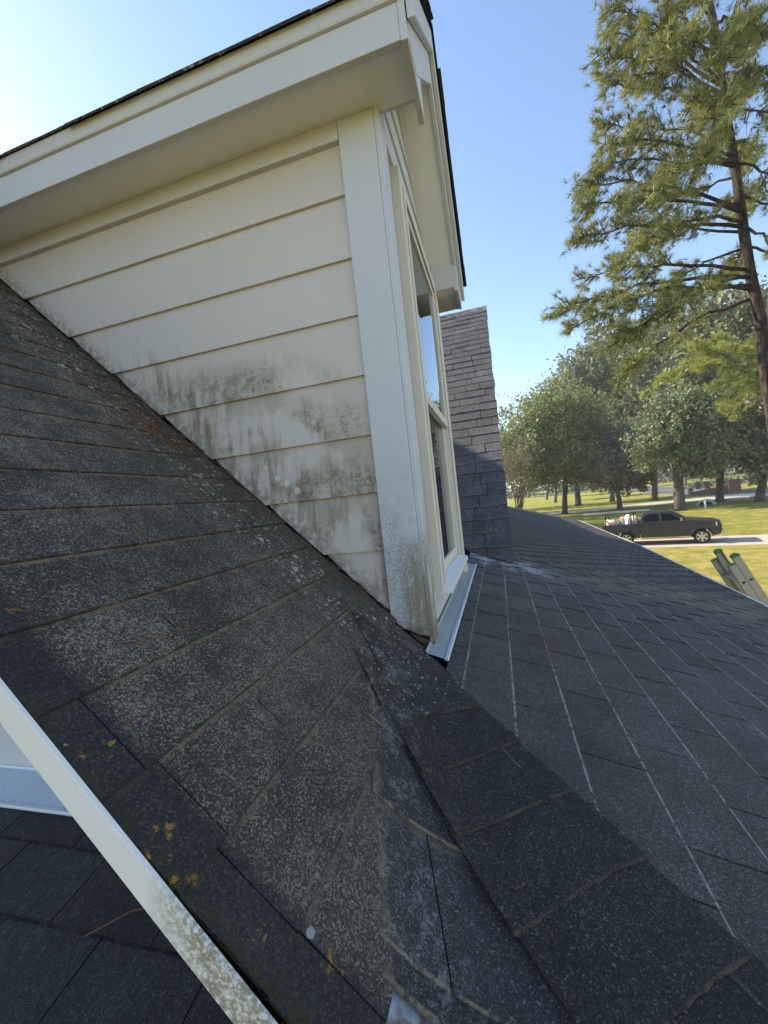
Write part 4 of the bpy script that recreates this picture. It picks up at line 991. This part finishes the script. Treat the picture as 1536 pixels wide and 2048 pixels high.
for s_ in (-1, 1): q.box((-.05, s_*.90-.02, 1.9705), (2.2, s_*.90+.02, 2.0))
q.build('ladder_rack', M['black'], tk, bevel=.005)
tw = lambda p: Matrix.Translation(tk.location) @ Matrix.Rotation(tz, 4, 'Z') @ Vector(p)
M['white_plastic'] = plain('white_plastic', (.7, .7, .68), .45, .4); M['blue'] = plain('blue_plastic', (.05, .2, .42), .4, .4); M['tan'] = plain('tan_canvas', (.5, .4, .28), .85, .2, var=.3, sc=6); M['pinkh'] = plain('pale_red_hose', (.55, .3, .22), .6, .3)
t2 = thing('step_ladder', 'pale aluminium ladder lying flat on the rack of the pickup', 'ladder', tw((0, 0, 0)), tz)
for s_ in (-1, 1): q = MB(); q.box((-1.1, s_*.2-.03, 2.001), (2.6, s_*.2+.03, 2.085)); q.build('rail', M['rim'], t2, bevel=.008)
for i in range(11): q = MB(); q.tube([(-.95+.33*i, -.17, 2.045), (-.95+.33*i, .17, 2.045)], .02, 6); q.build('rung', M['rim'], t2)
def blob(name, label, cat, c, r, mat, seed):
    q_ = MB(); ns_, nr = 14, 8
    rr_ = random.Random(seed); V_ = []
    for i in range(nr+1):
        th = math.pi*i/nr
        for j in range(ns_):
            ph = 2*math.pi*j/ns_; k_ = 1+rr_.uniform(-.12, .12); e1 = lambda v: math.copysign(abs(v)**.6, v)
            V_.append((r[0]*k_*e1(math.sin(th)*math.cos(ph)), r[1]*k_*e1(math.sin(th)*math.sin(ph)), r[2]*k_*e1(math.cos(th))+r[2]))
    q_.add(V_, [(i*ns_+j, i*ns_+(j+1) % ns_, (i+1)*ns_+(j+1) % ns_, (i+1)*ns_+j) for i in range(nr) for j in range(ns_)])
    o = q_.build(name, mat, None, smooth=True); o.location = tw(c); o.rotation_euler = (0, 0, tz); return tag(o, label, cat)
blob('canvas_sack', 'lumpy tan canvas sack against the cab in the truck bed', 'sack', (1.78, -.3, .845), (.2, .42, .47), M['tan'], 1)
blob('canvas_sack', 'tan sack near the tailgate of the truck bed', 'sack', (.62, -.3, .845), (.3, .4, .38), M['tan'], 2)
blob('white_bundle', 'large white bundle in the middle of the truck bed', 'bundle', (1.42, -.25, .845), (.16, .45, .5), M['white_plastic'], 3)
blob('canvas_sack', 'pale grey sack heaped over the bed rail behind the cab', 'sack', (1.72, .35, .845), (.22, .35, .42), M['white_plastic'], 5)
blob('canvas_sack', 'rust coloured bundle beside the white bundle in the truck bed', 'sack', (1.16, .3, .845), (.22, .35, .44), M['pinkh'], 6)
blob('white_bundle', 'small white bundle by the tailgate of the truck bed', 'bundle', (.32, .1, .845), (.18, .4, .36), M['white_plastic'], 8)
bj = thing('water_jug', 'blue plastic jug between the sacks in the truck bed', 'jug', tw((1.08, -.45, .845)), tz)
q = MB(); q.prism([(-.16, 0), (.16, 0), (.16, .42), (.08, .52), (-.08, .52), (-.16, .42)], 1, -.14, .14); q.build('jug_body', M['blue'], bj, bevel=.03)
q = MB(); q.tube([(0, 0, .52), (0, 0, .58)], .05, 10); q.build('cap', M['white_plastic'], bj)
q = MB(); q.tube([(-.1, 0, .44), (-.1, 0, .6), (.06, 0, .6), (.1, 0, .48)], .02, 6); q.build('handle', M['blue'], bj)
hs = thing('hose_coil', 'coil of pale hose hanging over the rear of the truck bed', 'hose', tw((.28, -.72, .9)), tz)
q = MB(); q.tube([(.12*math.cos(i*.35)+.02*math.sin(i), .22*math.sin(i*.35)*.3-.012*(i % 9), .36+.3*math.sin(i*.35)) for i in range(90)], .022, 6); q.build('hose', M['pinkh'], hs, smooth=True)

# ------------------------------------------------------------------ ladder at the eave
M['fibre'] = plain('tan_fibreglass', (.46, .37, .25), .5, .4, var=.15, sc=14); M['green'] = plain('green_plastic_cap', (.02, .17, .06), .4, .4, var=.2); M['alu'] = NT('aluminium').done((.6, .61, .63), .3, .5, .9)
lad = thing('extension_ladder', 'tan fibreglass extension ladder with green end caps leaning on the eave', 'ladder')
LB = Vector((2.15, 4.78, zR(2.05)+.0)); LD = Vector((-.40, .06, .915)).normalized()
yf_ = LB.y+.44
LX = Vector((.915, 0, .40)).normalized(); LY = Vector((0, 1, 0))
def rail(off_y, off_x, t0, t1, hole, nm='rail'):
    w, dp, th = .066, .032, .006
    o = LB+LY*off_y+LX*off_x
    prof_ = [(0, 0), (w, 0), (w, dp), (w-th, dp), (w-th, th), (th, th), (th, dp), (0, dp)]
    sgn = 1 if off_y < .2 else -1
    V_ = [o+LX*p[0]+LY*(p[1]*sgn)+LD*t for t in (t0, t1) for p in prof_]; n_ = 8
    q_ = MB(); q_.add(V_, [tuple(range(n_)), tuple(range(n_, 2*n_))[::-1]]+[(i, (i+1) % n_, (i+1) % n_+n_, i+n_) for i in range(n_)]); ob = q_.build(nm, M['fibre'], lad)
    for t in hole:
        c = o+LX*(w*.5)+LD*t; pts = [(-.016, .0), (.016, .0), (.014, -.014), (.007, -.02), (-.007, -.02), (-.014, -.014)]
        h = MB(); h.add([c+LX*a+LD*b2-LY*(.0015*sgn) for a, b2 in pts]+[c+LX*a+LD*b2+LY*(.004*sgn) for a, b2 in pts], [tuple(range(6)), tuple(range(6, 12))[::-1]]+[(i, (i+1) % 6, (i+1) % 6+6, i+6) for i in range(6)]); h.build('rung_end', M['black'], ob)
    return ob
TT = .215; down = -3.45
holes = [TT-.19-.305*i for i in range(3)]
for oy in (0, .36):
    rail(oy, .03, down, TT, holes); rail(oy, .10, down, TT+.055, holes)
    sgn = 1 if oy < .2 else -1
    for ox, tt in ((.03, TT), (.10, TT+.055)):
        q = MB(); o = LB+LY*(oy-.004*sgn)+LX*(ox-.004)+LD*(tt-.012)
        hgt = .012 if ox < .09 else .036
        pr_ = [(0, 0), (.074, 0), (.074, hgt*.55), (.052, hgt), (.02, hgt), (0, hgt*.6)]
        q.add([o+LX*a+LD*c for a, c in pr_]+[o+LX*a+LD*c+LY*(.045*sgn) for a, c in pr_], [tuple(range(6)), tuple(range(6, 12))[::-1]]+[(i, (i+1) % 6, (i+1) % 6+6, i+6) for i in range(6)])
        q.build('end_cap', M['green'], lad, bevel=.004)
for t in [TT-.19-.305*i for i in range(11)]:
    for ox in (.063, .133):
        q = MB(); c = LB+LX*ox+LD*t; q.tube([c+LY*.03, c+LY*.33], .017, 8); q.build('rung', M['alu'], lad)

# ------------------------------------------------------------------ small things across the lawn
M['brick'] = plain('red_brick', (.28, .14, .1), .85, .2, var=.3, sc=12); M['bin'] = plain('dark_bin_plastic', (.03, .035, .035), .5, .35)
for (px, py, lab) in ((1397, 979, 'dark wheeled bin left of the pair by the street'), (1415, 978, 'dark wheeled bin right of the pair by the street')):
    p = ground(px, py); t_ = thing('trash_bin', lab, 'bin', (p.x, p.y, GZ+.01), R_(-30), 'bins put out by the street')
    s_ = 1.5
    q = MB(); q.add([(-.26, -.3, .08), (.26, -.3, .08), (.26, .3, .08), (-.26, .3, .08), (-.33, -.38, 1.0), (.33, -.38, 1.0), (.33, .38, 1.0), (-.33, .38, 1.0)], [(0,3,2,1),(4,5,6,7),(0,1,5,4),(1,2,6,5),(2,3,7,6),(3,0,4,7)]); o = q.build('bin_body', M['bin'], t_, bevel=.03)
    q = MB(); q.box((-.35, -.41, 1.001), (.35, .42, 1.07)); q.build('lid', M['bin'], t_, bevel=.03)
    for sx in (-1, 1): q = MB(); q.tube([(sx*.28-.03, .32, .12), (sx*.28+.03, .32, .12)], .12, 12); q.build('wheel', M['tyre'], t_)
    t_.scale = (s_, s_, s_)
p = ground(1382, 990); t_ = thing('mailbox_pillar', 'grey stone mailbox pillar at the street beside the large oak', 'mailbox', (p.x, p.y, GZ), R_(-20))
q = MB(); q.box((-.4, -.4, 0), (.4, .4, 1.25)); q.build('pillar', M['concrete'], t_, bevel=.03)
q = MB(); q.box((-.46, -.46, 1.251), (.46, .46, 1.36)); q.build('cap', M['concrete'], t_, bevel=.03)
q = MB(); q.box((-.18, -.43, .75), (.18, -.398, 1.1)); q.build('door', M['black'], t_, bevel=.01)
p = ground(1471, 984); t_ = thing('brick_planter', 'reddish brick pillar and low curved wall beyond the street', 'planter', (p.x, p.y, GZ), R_(-20))
q = MB(); q.box((-.7, -.6, 0), (.7, .6, 1.9)); q.build('pillar', M['brick'], t_, bevel=.03)
q = MB(); q.box((-.8, -.7, 1.901), (.8, .7, 2.05)); q.build('cap', M['brick'], t_, bevel=.03)
for i in range(10):
    a = i/9; q = MB(); q.box((-.8-.5*(i+1), -.2+1.2*a*a, 0), (-.8-.5*i-.005, .15+1.2*a*a, 1.3-.8*a)); q.build('wall_block', M['brick'], t_, bevel=.02)
p = ground(1411, 1016); t_ = thing('marker_post', 'short white marker post standing by the culvert on the lawn', 'post', (p.x, p.y, GZ))
q = MB(); q.tube([(0, 0, -.1), (0, 0, 1.0)], .1, 10); q.build('post', M['white_plastic'], t_, smooth=True); q = MB(); q.tube([(0, 0, 1.0), (0, 0, 1.06)], [.11, .05], 10); q.build('cap', M['white_plastic'], t_)
p = ground(1412, 1009); t_ = thing('culvert', 'concrete culvert pipe end under the walk behind the marker post', 'culvert', (p.x, p.y, GZ), R_(-25))
q = MB(); ng = 16
V = [];
for yy in (-1.0, 1.5):
    for r in (.42, .56):
        V += [(r*1.6*math.cos(math.pi*i/ng), yy, r*math.sin(math.pi*i/ng)) for i in range(ng+1)]
k = ng+1
q.add(V, [(i, i+1, k+i+1, k+i) for i in range(ng)]+[(k+i, k+i+1, 3*k+i+1, 3*k+i) for i in range(ng)]+[(i, i+1, 2*k+i+1, 2*k+i) for i in range(ng)])
q.build('pipe', M['concrete'], t_); q = MB(); q.prism([(.66*math.cos(math.pi*i/ng), .41*math.sin(math.pi*i/ng)) for i in range(ng+1)], 1, .3, .32); q.build('pipe_shadow_wall', M['black'], t_)  # black plate put in for the shade inside the pipe

# ------------------------------------------------------------------ pine straw on the roof
M['straw'] = plain('dry_pine_straw', (.16, .085, .045), .8, .2, var=.4, sc=40)
b = MB()
def straw(x, y, L, an, zf=zL, n_=None):
    nn = n_ or nL; t1 = Vector((0, 1, 0)); t2_ = t1.cross(nn).normalized(); d = t1*math.cos(an)+t2_*math.sin(an); bend = rnd.uniform(-.25, .25); pts = []
    p = Vector((x, y, zf(x, y)))+nn*.012
    s2 = d.cross(nn)
    for i in range(5): tt = i/4; pts.append(p+d*L*tt+s2*(bend*L*tt*tt)+nn*(.004*math.sin(tt*3)+rnd.uniform(0, .003)))
    b.tube(pts, .0011, 3, False)
for i in range(70):
    c = rnd.gauss(0, 1); straw(-1.14+rnd.gauss(0, .09)+.0*c, 1.20+rnd.gauss(0, .05), rnd.uniform(.06, .16), rnd.uniform(-3.2, 3.2))
for i in range(40): x = rnd.uniform(-1.6, -.4); straw(x, 1.31+rnd.gauss(0, .015), rnd.uniform(.04, .12), rnd.choice((1.57, -1.57))+rnd.gauss(0, .25))
for i in range(14): straw(rnd.uniform(-1.7, -.5), rnd.uniform(.6, 1.2), rnd.uniform(.06, .15), rnd.uniform(-3, 3))
for i in range(16): x = rnd.gauss(.05, .06); straw(x, 1.62+rnd.gauss(0, .12), rnd.uniform(.05, .12), rnd.gauss(1.2, .5), zR, nR)
tag(b.build('pine_straw', M['straw']), kind='stuff')
b = MB(); p = Vector((-1.03, .70, zN(0, .70)+.013)); q_ = Vector((-.86, .79, zN(0, .79)+.016)); b.tube([p, p.lerp(q_, .5)+Vector((0, .01, .01)), q_], .0022, 5)
tag(b.build('pine_needle', M['straw']), 'single long dry pine needle lying on the dark lower roof', 'pine needle')

# ------------------------------------------------------------------ air
hm = bpy.data.materials.new('air'); hm.use_nodes = True; hn = hm.node_tree.nodes; hn.remove(hn['Principled BSDF'])
pv = hn.new('ShaderNodeVolumePrincipled'); pv.inputs['Color'].default_value = (.95, .95, .93, 1); pv.inputs['Density'].default_value = .0006; pv.inputs['Anisotropy'].default_value = .3
hm.node_tree.links.new(pv.outputs[0], hn['Material Output'].inputs['Volume'])
b = MB(); b.box((-420, -170, GZ-1.2), (420, 770, 36)); tag(b.build('haze', hm), kind='stuff')
